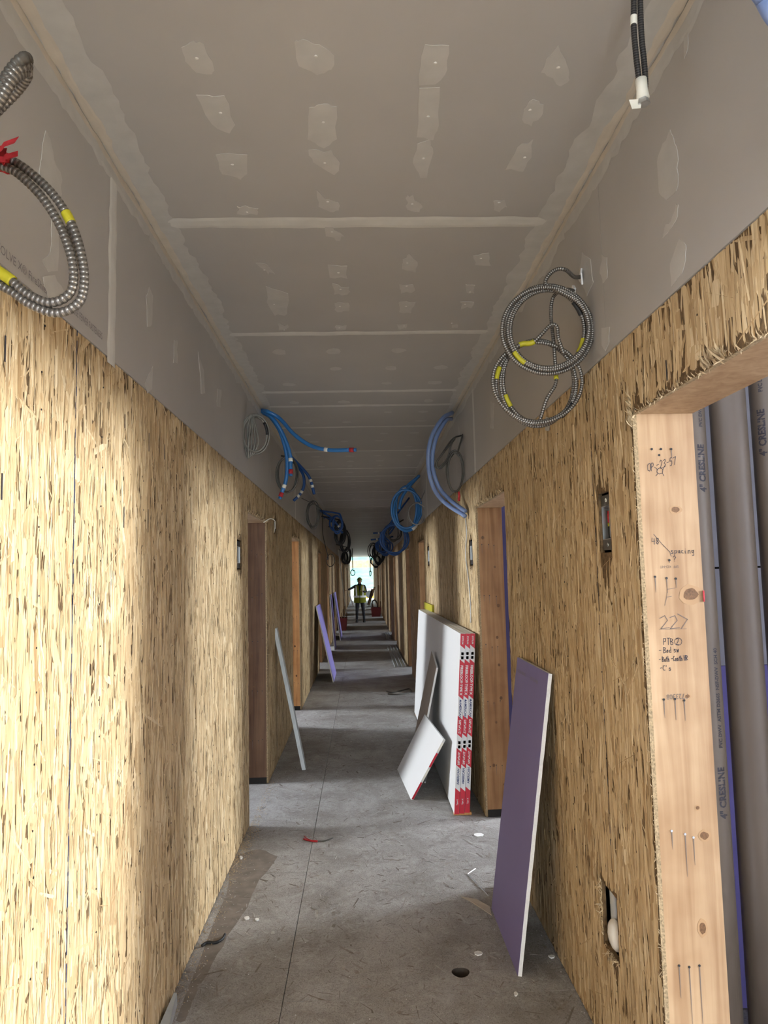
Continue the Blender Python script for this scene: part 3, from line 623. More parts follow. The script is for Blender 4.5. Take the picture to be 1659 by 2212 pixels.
stroke(HM, [j(1420, 1014), j(1426, 1010), j(1432, 1014), j(1431, 1022), j(1424, 1024), j(1419, 1020), j(1420, 1014)], .0018)
for a, b in (((1420, 1014), (1414, 1009)), ((1432, 1014), (1436, 1006)), ((1431, 1022), (1434, 1028)), ((1421, 1023), (1417, 1028))): stroke(HM, [j(*a), j(*b)], .0016)
stroke(HF, [j(1436, 1308), j(1440, 1292), j(1442, 1273), j(1459, 1270)], .0014); stroke(HF, [j(1440, 1290), j(1451, 1288)], .0014)
stroke(HF, [j(1425, 1336), j(1436, 1330), j(1442, 1340), j(1428, 1358), j(1446, 1356)], .0022); stroke(HF, [j(1447, 1334), j(1458, 1330), j(1463, 1340), j(1448, 1358), j(1468, 1356)], .0022); stroke(HF, [j(1464, 1326), j(1485, 1338), j(1472, 1358)], .0022)
stroke(HF, [j(1424, 1360), j(1483, 1358)], .0010)
write(HM, 'PTB 2', 1434, 1393, 14, 1.0, 0, .0018)
stroke(HM, [(onY(1465 + 8 * math.cos(a), 1386 + 8 * math.sin(a), JY).x, onY(1465 + 8 * math.cos(a), 1386 + 8 * math.sin(a), JY).z) for a in [i * .52 for i in range(13)]], .0015)
write(HM, '- Bed sw', 1424, 1411, 12, .95, .03, .0018); write(HM, '- Bath -Conth HR', 1424, 1430, 11, .72, .03, .0018); write(HM, "-C's", 1426, 1449, 11, 1.1, 0, .0018)
HM.build('handwriting', 'ink', jamb1); HF.build('handwriting', 'run_ink', jamb1)
o1 = onY(1486, 1498, JY); text_mesh('P723308', .021, (o1.x, JY, o1.z), (-1, 0, -.02), (0, 0, -1), 'run_ink', 'ink_stamp', jamb1, sx=.85)
o1 = onY(1466, 1221, JY); text_mesh('SPF  KD-HT', .011, (o1.x, JY, o1.z), (-1, 0, 0), (0, 0, -1), 'run_ink', 'ink_stamp', jamb1)
# nails with dark run marks, knots
for (u, v, drip) in ((1408, 970, 4), (1428, 970, 2), (1450, 970, 22), (1424, 983, 0), (1415, 1246, 34), (1440, 1249, 32), (1460, 1250, 20), (1446, 1210, 6), (1434, 1511, 40), (1458, 1510, 46), (1478, 1513, 44), (1451, 1795, 40), (1480, 1802, 92), (1498, 1809, 60), (1467, 2086, 70), (1489, 2089, 130), (1511, 2086, 140)):
    p = onY(u, v, JY); bright = v > 1790 and v < 1810
    mb = MB(); mb.tube([(p.x, JY - .0006, p.z), (p.x, JY + .002, p.z)], .0034, 10); mb.build('nail_head', 'steel' if bright else 'black', jamb1)
    if drip:
        q = onY(u + drip * .06, v + drip, JY); mb = MB(); mb.add([(p.x - .0016, JY, p.z), (p.x + .0016, JY, p.z), (q.x + .0005, JY, q.z), (q.x - .0005, JY, q.z)], [(0, 3, 2, 1)]); mb.build('run_mark', 'run_ink', jamb1)
for (u, v, rx, rz) in ((1459, 1101, 9, 6), (1492, 1284, 16, 13), (1507, 1745, 4, 4), (1522, 1805, 9, 8), (1485, 1504, 5, 4), (1518, 2005, 7, 12)):
    p = onY(u, v, JY); ky = (onY(u + 1, v, JY).x - p.x)
    for sc_, mt, o_ in ((1.6, 'knot_ring', .0001), (1.0, 'knot', .0003)):
        pts = [(min(p.x + rx * ky * sc_ * math.cos(a) * random.uniform(.9, 1.1), .988), JY + .0004, p.z + rz * ky * sc_ * math.sin(a) * random.uniform(.85, 1.1)) for a in [i * math.pi / 7 for i in range(14)]]
        mb = MB(); mb.poly(pts, (0, -1, 0), .0002 + o_); mb.build('knot', mt, jamb1)
mb = MB(); p = onY(1506, 1285, 2.043); mb.box(.9885, .9925, 2.041, 2.044, p.z - .02, p.z + .012); mb.build('red_paint_mark', 'redtape', jamb1)

def splinters(parent, pts_fn, n, size, outn, mt='splinter', name='splinters'):
    mb = MB()
    for i in range(n):
        p, up = pts_fn(random.random()); p = Vector(p); up = Vector(up); L = size * random.uniform(.3, 1.3); wv = Vector((random.gauss(0, 1), random.gauss(0, 1), random.gauss(0, 1))).normalized() * size * .12
        d = (up + Vector((random.gauss(0, .45), random.gauss(0, .45), random.gauss(0, .45)))).normalized() + Vector(outn) * random.uniform(.0, .35)
        a = p; b = p + d * L * .5 + Vector(outn) * L * .12; c = p + d * L
        mb.add([tuple(a - wv), tuple(a + wv), tuple(b + wv * .7), tuple(c), tuple(b - wv * .7)], [(0, 1, 2, 3, 4)])
    return mb.build(name, mt, parent, kind='stuff')
splinters(door1, lambda t: ((XR - .001, 1.07 + .97 * t, ZD), (0, 0, random.choice((1, 1, -.5)))), 200, .016, (-1, 0, 0))
splinters(door1, lambda t: ((XR - .001, 1.50 + .10 * t, ZD + .012 * random.random()), (0, .2, 1)), 60, .034, (-1, 0, 0))
splinters(door1, lambda t: ((XR - .001, 2.045, ZD - .04 + .09 * t), (0, .7, 1)), 60, .03, (-1, 0, 0))
splinters(door1, lambda t: ((XR, 2.046, .02 + 2.07 * t), (-.2, .4, random.choice((-1, 1)))), 260, .010, (-1, 0, 0))
for key, sd, yy, X in ((('R', 0, 1), 1, 4.94, XR), (('L', 0, 0), -1, 5.9, XL), (('L', 0, 1), -1, 9.05, XL)):
    d0 = DN[key][0]; ww = .98
    splinters(d0, lambda t: ((X - sd * .001, yy - ww * t, ZD), (0, 0, 1)), 120, .03, (-sd, 0, 0))
    splinters(d0, lambda t: ((X, yy, .02 + 2.05 * t), (0, .3, random.choice((-1, 1)))), 120, .014, (-sd, 0, 0))
# hanging scrap of torn wrap at the left opening
mb = MB(); a = onX(570, 1128, XL + .01); mb.tube(smooth_path([a, a + Vector((.04, .1, .035)), a + Vector((.06, .25, .02)), a + Vector((.02, .5, -.05))], 6), .004, 6); mb.build('torn_wrap_scrap', 'whitetape', DN[('L', 0, 0)][0])

# chalk lines and marker dashes on the strand board
def wobble_line(X, side, y, z0, z1, wall, wd=.003, mt='chalk', gaps=0.15):
    mb = MB(); z = z0
    while z < z1:
        L = random.uniform(.01, .03); yy = y + random.gauss(0, .0006); ww = wd * random.uniform(.5, 1.4)
        if random.random() > gaps: mb.add([(X - side * .0024, yy - ww / 2, z), (X - side * .0024, yy + ww / 2, z), (X - side * .0024, yy + ww / 2, z + L), (X - side * .0024, yy - ww / 2, z + L)], [(0, 1, 2, 3) if side < 0 else (3, 2, 1, 0)])
        z += L
    mb.build('chalk_line', mt, wall)
wobble_line(XL, -1, 1.949, .05, ZG - .01, wall_left, .0045, gaps=.08)
wobble_line(XR, 1, 2.419, .62, ZG - .3, wall_right, .003, gaps=.2)
for (u, v0, v1, X, s, wl_) in ((12, 725, 782, XL, -1, wall_left), (5, 1022, 1080, XL, -1, wall_left), (270, 895, 925, XL, -1, wall_left), (322, 935, 975, XL, -1, wall_left), (355, 960, 992, XL, -1, wall_left), (320, 1100, 1150, XL, -1, wall_left),
                               (1438, 778, 823, XR, 1, wall_right), (268, 1095, 1140, XL, -1, wall_left), (352, 1330, 1380, XL, -1, wall_left)):
    a, b = onX(u, v0, X - s * .0025), onX(u + (2 if s > 0 else -1), v1, X - s * .0025); mb = MB()
    mb.box(min(a.x, a.x + .0006), max(a.x, a.x + .0006), a.y - .0025, a.y + .0025, b.z, a.z); mb.build('marker_dash', 'ink', wl_)
# printed words along the foot of the left drywall band (as they stand, running away from the camera)
text_mesh('Gold Bond\u00ae EVOLVE X\u00ae FireShield\u00ae', .048, (0, 0, 0), (0, 1, 0), (0, 0, 1), 'faint_ink', 'printed_lettering', wall_left, sx=1.0,
          xform=lambda x, y: Vector((XL + .0046, 1.325 + x * .62, ZG + .022 + y * .62)))
text_mesh('USE FEWER FASTENERS', .034, (0, 0, 0), (0, 1, 0), (0, 0, 1), 'faint_ink', 'printed_lettering', wall_left,
          xform=lambda x, y: Vector((XL + .0046, 1.915 + x * .62, ZG + .035 + y * .9)))

# ------------------------------------------------------------------ electrical boxes in the wall openings
def switch_box(X, side, h, label, wires=False, small=False):
    y0, y1, z0, z1 = h; ym = (y0 + y1) / 2; t = thing('switch_box', label, 'electrical box', (X + side * .03, ym, z0))
    xa, xb = X + side * .006, X + side * .07; x0, x1 = min(xa, xb), max(xa, xb); a, b = y0 + .012, y1 - .006; zz0, zz1 = z0 + .22 * (z1 - z0), z1 - .22 * (z1 - z0)
    mb = MB(); mb.box(x0, x1, b - .002, b, zz0, zz1); mb.box(x0, x1, a, a + .002, zz0, zz1); mb.box(x0, x1, a, b, zz1 - .002, zz1); mb.box(x0, x1, a, b, zz0, zz0 + .002)
    bx = xb; mb.box(min(bx, bx + side * .002), max(bx, bx + side * .002), a, b, zz0, zz1); mb.build('box_shell', 'steel', t)
    mb = MB(); mb.box(min(xa, xa + side * .003), max(xa, xa + side * .003), a - .008 if not small else a, a + .012, zz0 + .004, zz1 - .004); mb.build('side_flange', 'steel', t)
    for e, zc in ((1, zz1), (-1, zz0)):
        mb = MB(); mb.box(min(xa, xa + side * .004), max(xa, xa + side * .004), a, b, min(zc, zc + e * .035 * (z1 - z0) / .2), max(zc, zc + e * .035 * (z1 - z0) / .2)); tb = mb.build('mounting_ear', 'black' if not wires else 'armor_dark', t)
        if wires:
            pts = [(X + side * .0045, (a + b) / 2 - .01 + .0055 * math.cos(k * .5236), zc + e * .018 + .0055 * math.sin(k * .5236)) for k in range(13)]
            m2 = MB(); m2.tube(pts, .0017, 6); m2.build('screw', 'whitetape' if e > 0 else 'steel', tb, smooth=True)
    if wires:
        for k, (c, za, zb) in enumerate((('redtape', .10, .14), ('yellow', .088, .10), ('black', .05, .088), ('black', .05, .13))):
            m2 = MB(); yy = a + .055 - (k == 3) * .018; m2.tube([(X + side * .022, yy, z0 + za), (X + side * .022, yy + .003, z0 + (za + zb) / 2), (X + side * .022, yy + .001, z0 + zb)], .006, 8); m2.build('wire_nut' if k < 2 else 'wire', c, t, smooth=True)
    return t
switch_box(XR, 1, BOX_R[0], 'steel switch box with red and yellow wire connectors inside, beside the near lumber jamb', True)
switch_box(XR, 1, BOX_R[1], 'steel switch box cut into the strand board beside the second right opening')
switch_box(XR, 1, BOX_R[2], 'small bright switch box above the far end of the leaning drywall stack', small=True)
switch_box(XL, -1, BOX_L[0], 'steel switch box cut into the strand board before the first left opening')
switch_box(XL, -1, BOX_L[1], 'small high switch box just past the first left opening', small=True)
# ragged low opening with conduit and bulging membrane
mb = MB(); mb.box(XR + .075, XR + .115, 2.30, 2.42, .2, 1.0); mb.build('wall_stud', 'lumber', wall_right)
t = thing('low_outlet_conduit', 'blue-grey conduit showing in the ragged low hole in the right wall', 'conduit', (XR + .04, 2.45, .45))
mb = MB(); mb.tube([(XR + .032, 2.500, .30), (XR + .032, 2.498, .45), (XR + .030, 2.496, .60)], .018, 16); mb.build('conduit', 'steel_dull', t, smooth=True)
mb = MB(); mb.ell((XR + .018, 2.47, .425), .024, .05, .05, 0, 14, 10); mb.build('plastic_bulge', 'foam', t, smooth=True)
splinters(wall_right, lambda t: ((XR, 2.537 + .010 * random.random(), .38 + .20 * t), (-.2, .5, random.choice((-1, 1)))), 80, .022, (-1, 0, 0))
splinters(wall_right, lambda t: ((XR, 2.395 + .14 * t, .375 - .012 * random.random()), (-.3, .3, -1)), 40, .022, (-1, 0, 0))

# ------------------------------------------------------------------ cables
def corrugated(path, r, pitch=.008, depth=.18, n=10):
    P = resample(path, pitch / 4); mb = MB(); mb.tube(P, r, n, rf=lambda i: r * (1 - depth * (1, .35, 0, .35)[i % 4]))
    for i in range(len(P) - 1):
        if i % 4 in (0, 3):
            for k in range(n): mb.m[i * n + k] = 1
    return mb, P
def band(path, at, r, length, name, mt, parent, label=None):
    """a sleeve round the cable at the path point nearest to at"""
    i = min(range(len(path)), key=lambda k: (path[k] - Vector(at)).length); a = i; L = 0
    while a > 0 and L < length / 2: L += (path[a] - path[a - 1]).length; a -= 1
    b = i; L = 0
    while b < len(path) - 1 and L < length / 2: L += (path[b + 1] - path[b]).length; b += 1
    seg = path[a:b + 1]
    if len(seg) < 2: return
    mb = MB(); mb.tube(seg[::max(1, len(seg) // 10)] if len(seg) > 20 else seg, r, 10); mb.build(name, mt, parent, smooth=True, label=label)
def loops(cu, cv, ru, rv, Y, n, a0, dy=.018, ju=4, per=20, turns=None, drift=(0, 0), qa=.035):
    out = []; T = turns or n; pu, pv = random.uniform(0, 6), random.uniform(0, 6); N = int(T * per)
    for i in range(N + 1):
        t = i / per; a = a0 + 2 * math.pi * t; q = 1 + qa * math.sin(1.7 * t + pu)
        u = cu + drift[0] * t + (ru * q + ju * math.sin(2.3 * t + pu)) * math.cos(a); v = cv + drift[1] * t + (rv * q + ju * math.sin(1.9 * t + pv)) * math.sin(a)
        out.append(onY(u, v, Y + dy * math.sin(2.1 * t + pv)))
    return out
YC = 2.33
p0 = [onX(1256, 598, XR - .004), onY(1240, 598, YC + .05), onY(1222, 583, YC), onY(1202, 582, YC), onY(1184, 596, YC), onY(1180, 614, YC)]
t = thing('metal_clad_cable_coil', 'large double coil of metal-clad cable with yellow labels hanging on the right drywall band', 'cable coil', tuple(onX(1256, 598, XR)))
A = smooth_path(p0 + loops(1182, 712, 90, 90, YC, 5, -1.55, turns=5.4, ju=7, qa=.06)[1:], 6)
mb, P = corrugated(A, .0075, .0075); mb.build('armoured_cable', ['armor', 'groove_shade'], t, smooth=True)
for u, v in ((1119, 776), (1257, 744)): band(P, onY(u, v, YC), .0088, .05, 'yellow_label', 'yellow', t)
band(P, onY(1243, 668, YC), .0092, .05, 'black_sleeve', 'black', t)
B = smooth_path([onX(1240, 628, XR - .004), onY(1222, 626, YC + .03), onY(1196, 640, YC + .05), onY(1190, 680, YC + .05), onY(1196, 740, YC + .03), onY(1200, 800, YC + .03), onY(1200, 830, YC + .02), onY(1180, 864, YC + .02)] +
                loops(1160, 822, 86, 88, YC + .03, 3, .9, turns=4.2, ju=8, drift=(0, 2), qa=.07)[2:], 6)
mb, P2 = corrugated(B, .0068); mb.build('armoured_cable', ['armor', 'groove_shade'], t, smooth=True)
for u, v in ((1071, 805), (1103, 862), (1200, 808)): band(P2, onY(u, v, YC + .03), .0082, .04, 'yellow_label', 'yellow', t)
band(P2, onY(1231, 894, YC + .03), .0092, .06, 'black_sleeve', 'black', t)
D = smooth_path([onY(1110, 752, YC), onY(1128, 743, YC), onY(1150, 740, YC - .01), onY(1170, 722, YC - .02), onY(1190, 702, YC - .02), onY(1203, 706, YC - .02), onY(1206, 730, YC - .02), onY(1218, 765, YC - .02)], 10)
mb, P3 = corrugated(D, .0068); mb.build('armoured_cable', ['armor', 'groove_shade'], t, smooth=True); band(P3, onY(1138, 743, YC), .0092, .05, 'yellow_label', 'yellow', t)
mb = MB(); c = onX(1259, 597, XR - .004); mb.poly([c + Vector((0, 0, .03)), c + Vector((-.004, .025, .0)), c + Vector((0, .0, -.03)), c + Vector((-.012, -.03, 0))], (-1, 0, 0), .006); mb.build('plaster_collar', 'plaster', t)

# near left loops, cut by the frame
t = thing('metal_clad_cable_loop', 'bright double loop of metal-clad cable tied with red tape on the left drywall band', 'cable coil', (XL + .02, 1.25, 2.5))
YL = 1.2
S = [onX(-160, 330, XL + .01), onY(-60, 335, YL), onY(20, 345, YL), onY(80, 385, YL), onY(130, 440, YL), onY(165, 510, YL), onY(182, 590, YL), onY(172, 650, YL), onY(125, 676, YL), onY(70, 660, YL), onY(25, 630, YL), onY(-30, 595, YL), onY(-90, 520, YL), onY(-100, 430, YL), onY(-50, 360, YL)]
for off, ys_ in (((0, 0), 0), ((-24, 0), -.006), ((-12, 0), .02)):
    ctr = onY(30, 520, YL); path = smooth_path([S[0]] + [p + (ctr - p).normalized() * (-off[0] * YL / F) + Vector((0, ys_, 0)) for k, p in enumerate(S[1:])], 10)
    if off[0] == -12: path = path[45:140]
    mb, P = corrugated(path, .0082 if off[0] != -12 else .0076, .0085, n=12); mb.build('armoured_cable', ['armor', 'groove_shade'], t, smooth=True)
    if off == (0, 0): PA = P
    if off[0] == -24: PB = P
band(PA, onY(150, 470, YL), .0088, .02, 'yellow_label', 'yellow', t); band(PB, onY(8, 600, YL), .0102, .035, 'yellow_label', 'yellow', t)
mb = MB(); c = onY(18, 345, YL - .02)
for k in range(10):
    a = c + Vector((random.uniform(-.035, .004), random.uniform(-.02, .01), random.uniform(-.012, .012))); d1 = Vector((random.uniform(.01, .03), random.uniform(-.01, .01), random.uniform(-.006, .016))); d2 = Vector((random.uniform(-.008, .008), .004, random.uniform(.008, .016)))
    mb.add([tuple(a), tuple(a + d1), tuple(a + d1 + d2), tuple(a + d2)], [(0, 1, 2, 3)])
mb.tube([onY(-6, 348, YL - .0), onY(8, 350, YL), onY(22, 356, YL)], .017, 10); mb.build('red_tape_wrap', 'redtape', t)
t = thing('thick_flexible_conduit', 'thick grey flexible conduit bent into a fold at the upper left corner', 'conduit', (XL + .02, .95, 2.8))
YT = 1.0
for off in (0, 16, 30):
    path = smooth_path([onX(-330, 360 + off, XL + .01), onY(-90, 300 + off * 1.1, YT), onY(-10, 205 + off * .9, YT), onY(25, 150 + off * .8, YT), onY(52, 125 + off, YT + off * .0006), onY(58, 136 + off * .9, YT + .03), onY(34, 180 + off * .6, YT + .05), onY(-20, 240 + off * .5, YT + .05), onY(-90, 330 + off, YT + .05)], 10)
    mb, P = corrugated(path, .0088, .0075, n=12); mb.build('conduit_run', ['armor_dark' if off == 0 else 'armor', 'groove_shade'], t, smooth=True)
# upper right hanging pair
t = thing('black_conduit_pair', 'pair of dark flexible conduits taped white at the end, hanging from the ceiling', 'conduit', tuple(onY(1380, -130, 1.55)))
YH = 1.5
for k, (us, e) in enumerate((([(1368, -200), (1369, 0), (1369, 60), (1374, 120), (1380, 172)], 0), ([(1381, -200), (1383, 0), (1386, 80), (1391, 130), (1394, 172)], 1))):
    path = smooth_path([onY(u, v, YH) for u, v in us] + [onY(us[-1][0] + (3 if k == 0 else -1), 212, YH)], 12)
    top = path[0]; path = [Vector((top.x, top.y, ZC))] + path if top.z < ZC else [p for p in path if p.z < ZC]
    mb, P = corrugated(path, .0068, .006, .12, n=12); mb.build('conduit_run', ['conduit_black', 'black'], t, smooth=True)
    if k == 0: band(P, onY(1369, 44, YH), .0078, .019, 'white_band', 'whitetape', t)
a, b = onY(1384, 172, YH), onY(1389, 214, YH); mb = MB(); mb.tube([a, a.lerp(b, .5), b], .0135, 12, rf=lambda i: (.0135, .0125, .0145)[i]); mb.build('white_tape_wrap', 'whitetape', t, smooth=True)
mb = MB(); mb.tube([b + Vector((0, 0, -.0002)), b + Vector((.001, 0, -.013))], .0148, 5, rf=lambda i: (.012, .0152)[i]); mb.build('cut_end', 'steel', t)
mb = MB(); c = onY(1372, 225, YH); mb.poly([c + Vector((-.014, 0, .01)), c + Vector((.016, 0, .012)), c + Vector((.012, 0, -.01)), c + Vector((-.008, 0, -.012))], (0, -1, 0), .001); mb.build('tape_tail', 'whitetape', t)
t = thing('blue_tube_corner', 'pale blue tube end crossing the upper right corner, cut by the frame', 'tube', (XR - .05, .9, 2.6))
mb = MB(); mb.tube(smooth_path([onX(1640, -190, XR - .014), onY(1630, -60, .95), onY(1652, -2, .94), onY(1690, 55, .95), onX(1790, 160, XR - .014)], 8), .013, 16); mb.build('tube_run', 'blue_pale', t, smooth=True)

def tube_thing(name, label, cat, paths, r, mt, Ybase, ends=None, bands=(), n=10, group=None):
    t = thing(name, label, cat, tuple(paths[0][0]), group)
    for P in paths:
        S = smooth_path(P, 8); mb = MB(); mb.tube(S, r, n); mb.build('tube_run', mt, t, smooth=True)
        if ends:
            a, b = S[-3], S[-1]; d = (b - a).normalized(); q = b
            mb = MB(); mb.tube([q, q + d * r * 2.2], r * 1.12, n); mb.build('end_wrap', ends, t, smooth=True)
            mb = MB(); mb.tube([q + d * r * 2.2, q + d * r * 3.4], r * .92, n); mb.build('end_cap', mt, t, smooth=True)
        for fr in bands:
            i = int(fr * (len(S) - 1)); j_ = min(len(S) - 1, i + 1); d = (S[j_] - S[i - 1]).normalized(); mb = MB(); mb.tube([S[i] - d * r * .9, S[i] + d * r * .9], r * 1.1, n); mb.build('white_band', 'whitetape', t, smooth=True)
    return t
y = 5.5; r_ = .0155
c0 = onZ(566, 886, ZC - .012)
tube_thing('blue_tube', 'bright blue tube swinging out to the middle below the ceiling, with red end wrap', 'tube', [[c0, onY(580, 890, y), onY(605, 905, y), onY(635, 938, y - .1), onY(670, 962, y - .15), onY(710, 972, y - .2), onY(755, 972, y - .25)]], r_, 'blue', y, 'redtape', (.82,))
tube_thing('blue_tube', 'shorter straight blue tube hanging below the left ceiling corner, with red end wrap', 'tube', [[c0 + Vector((0, 0, -.01)), onY(590, 905, y), onY(612, 940, y), onY(626, 980, y), onY(628, 1014, y)]], r_, 'blue', y, 'redtape', (.85,))
tube_thing('blue_tube', 'longest hanging blue tube at the left ceiling corner, curving back to the wall', 'tube', [[c0 + Vector((0.01, .02, -.02)), onY(585, 902, y + .05), onY(606, 935, y + .05), onY(620, 990, y + .05), onY(618, 1035, y + .05), onY(609, 1064, y + .05)]], r_, 'blue', y, 'redtape', (.9,))
y = 7.6
for k, (pp, lb) in enumerate((([(640, 1000), (652, 1020), (657, 1045), (650, 1065), (634, 1082)], 'deep blue tube bending back to the left wall beside the second cable coil'), ([(640, 1000), (656, 1015), (670, 1035), (679, 1068)], 'deep blue tube hanging straight out beside the second cable coil'))):
    tube_thing('blue_tube', lb, 'tube', [[Vector((XL + .02 + .02 * k, 7.65, 2.95))] + [onY(u, v, y) for u, v in pp[1:]]], .016, 'blue_deep', y, None, (.72, .86))
def coil_thing(name, label, u, v, ru, rv, Y, n, r, mt, a0=-1.5, extra=None, start=None, corr=False, tail=None, group=None, per=16, ju=3, dy=.03):
    pts = ([start] if start else []) + loops(u, v, ru, rv, Y, n, a0, dy=dy, ju=ju, turns=n, per=per) + ([tail] if tail else [])
    t = thing(name, label, 'cable coil' if 'cable' in name or 'wire' in name else 'tube coil', tuple(start or pts[0]), group)
    S = smooth_path(pts, 3)
    if corr: mb, S = corrugated(S, r, .012, n=8)
    else: mb = MB(); mb.tube(S, r, 8)
    mb.build('cable_run' if 'tube' not in name else 'tube_run', mt, t, smooth=True); return t, S
Y5 = 4.75
t, S = coil_thing('cable_coil', 'oval grey cable coil hanging at the left wall before the blue tubes', 552, 938, 28, 40, Y5, 2, .0075, 'cable_grey', -1.4, start=onX(540, 900, XL + .004), ju=2)
for k in range(4):
    mb = MB(); uo = 528 + k * 7; mb.tube(smooth_path([onY(541 + k, 896, Y5), onY(uo, 925, Y5 + .02), onY(uo + 2, 965, Y5 + .01), onY(536 + k * 3, 990 - k * 2, Y5), onY(uo + 9, 955, Y5 - .01), onY(545 + k, 900, Y5)], 6), .0058, 8); mb.build('cable_run', 'cable_grey', t, smooth=True)
band(S, onY(577, 925, Y5), .010, .06, 'black_sleeve', 'black', t)
coil_thing('cable_coil', 'dark oval cable coil behind the hanging blue tubes on the left', 621, 1025, 22, 38, 6.1, 3, .0075, 'armor_dark', -1.3, start=onX(608, 985, XL + .006), ju=2)
t, S = coil_thing('wire_coil', 'thin dark wire coil on the left drywall band past the second opening', 676, 1112, 12, 27, 9.6, 4, .006, 'armor_dark', -1.5, start=onX(651, 1076, XL + .004), ju=3)
mb = MB(); mb.tube(smooth_path([onX(682, 1090, XL + .03), onY(696, 1105, 11.5), onY(697, 1150, 11.5), onY(703, 1180, 11.5), onY(709, 1205, 11.5)] + loops(714, 1210, 8, 14, 11.5, 1, 3.3, ju=1, per=12), 5), .006, 6)
t = mb.build('dangling_wire', 'black', None, smooth=True, label='single dark wire hanging in a long drop with a ring at its end, left wall', cat='wire')
tube_thing('pale_blue_tube', 'two pale blue tubes arcing from the right ceiling corner back to the wall', 'tube', [[Vector((XR - .035, 5.75, ZC - .02)), onY(955, 905, 5.5), onY(931, 948, 5.4), onY(925, 1000, 5.4), onY(935, 1050, 5.4), onY(960, 1085, 5.5), onX(1005, 1115, XR - .03)],
           [Vector((XR - .03, 5.85, ZC - .05)), onY(962, 910, 5.55), onY(941, 950, 5.45), onY(934, 1000, 5.45), onY(946, 1048, 5.45), onY(970, 1078, 5.5), onX(1005, 1104, XR - .03)]], .0165, 'blue_pale', 5.5)
t, S = coil_thing('cable_coil', 'dark figure-eight cable coil with red tail on the right drywall band', 983, 1018, 16, 42, 5.35, 2, .0066, 'armor_dark', -1.2, start=onX(1000, 938, XR - .004), ju=2)
mb = MB(); mb.tube(smooth_path([onY(1000, 940, 5.5), onY(978, 948, 5.4), onY(955, 980, 5.35), onY(940, 1005, 5.35), onY(948, 1010, 5.35), onY(965, 992, 5.35), onY(975, 960, 5.35), onY(982, 948, 5.35), onY(960, 975, 5.32), onY(943, 1000, 5.32), onY(952, 1012, 5.32), onY(980, 980, 5.33)], 8), .0066, 8); mb.build('cable_run', 'armor_dark', t, smooth=True)
mb = MB(); mb.tube([onY(991, 1062, 5.3), onY(992, 1072, 5.3), onY(991, 1082, 5.3)], .009, 8); mb.build('red_tail', 'redtape', t, smooth=True)
mb = MB(); mb.tube(smooth_path([onX(1005, 1112, XR - .008), onX(1008, 1150, XR - .008), onX(1006, 1200, XR - .006), onX(1012, 1250, XR - .006), onX(1016, 1300, XR - .006), onX(1017, 1345, XR - .006)], 8), .004, 6)
mb.build('grey_wire', 'steel_dull', None, smooth=True, label='thin grey wire hanging down the strand board below the pale blue tubes', cat='wire')
yb = 9.3
t, S = coil_thing('blue_tube_coil', 'big bright blue tube coil hanging at the right wall', 878, 1100, 27, 45, yb, 4, .015, 'blue', -1.6, start=onX(906, 1027, XR - .03), ju=6, dy=.06)
for u, v in ((905, 1142), (898, 1146), (874, 1060)): band(S, onY(u, v, yb), .024, .03, 'white_band', 'whitetape', t)
mb = MB(); mb.tube(smooth_path([onY(905, 1028, yb), onY(885, 1050, yb), onY(868, 1075, yb), onY(862, 1100, yb)], 6), .02, 8); mb.build('tube_run', 'blue', t, smooth=True)
coil_thing('wire_coil', 'thin pale wire ring over the big blue tube coil', 901, 1110, 19, 24, 8.9, 2, .005, 'armor', -1.2, start=onX(918, 1060, XR - .004), ju=2)
coil_thing('blue_tube_coil', 'deep blue tube coil hanging lower, past the big blue coil', 852, 1164, 27, 32, 11.0, 3, .014, 'blue_deep', -2.2, start=onX(884, 1075, XR - .03), ju=4, dy=.06)
coil_thing('blue_tube_coil', 'small deep blue tube ring farthest along the right wall', 832, 1181, 13, 18, 15.5, 3, .015, 'blue_deep', -2.2, start=onX(858, 1125, XR - .03), ju=3, dy=.08)
far = [(735, 1150, 10, 24, 14.0, 'black', 5), (745, 1170, 9, 22, 17.0, 'black', 6), (750, 1200, 7, 16, 22, 'black', 7), (728, 1132, 13, 20, 13.0, 'blue_deep', 2), (745, 1205, 6, 12, 25, 'black', 6), (850, 1150, 14, 18, 13.2, 'armor_dark', 3),
       (818, 1195, 11, 22, 20.0, 'black', 8), (806, 1190, 9, 15, 22.0, 'black', 3), (826, 1180, 12, 14, 17.5, 'blue_deep', 4), (812, 1212, 9, 13, 25, 'black', 5)]
fl = ['tangle of black wire at the left ceiling corner, first beyond the long drop wire', 'tangle of black wire at the left ceiling corner, just past the blue-black loops', 'dense black wire tangle at the left, above the man\'s raised arm', 'blue-black tube loops fanning out at the left ceiling corner', 'lowest black wire tangle on the left, nearest the bright end opening',
      'brown-black wire coil hanging inside the lower deep blue tube coil', 'dense black wire coil on the right, nearest the bright ceiling end', 'wide open black wire loop reaching left of the dense right coil', 'dark blue wire bunch between the blue rings and the black coil on the right', 'black wire coil lowest on the right beside the bright end opening']
for (u, v, a, b, Y, mt, n), lb in zip(far, fl):
    X = XL + .01 if u < 781 else XR - .01; st = Vector((X, Y, min(ZC - .03, onY(u, v - b * 1.5, Y).z)))
    coil_thing('blue_tube_coil' if 'tube' in lb and 'wire' not in lb else 'wire_coil', lb, u, v, a, b, Y, n, .011 if mt != 'blue_deep' else .017, mt, -1.5, start=st, ju=a * .28, dy=.1, per=12)
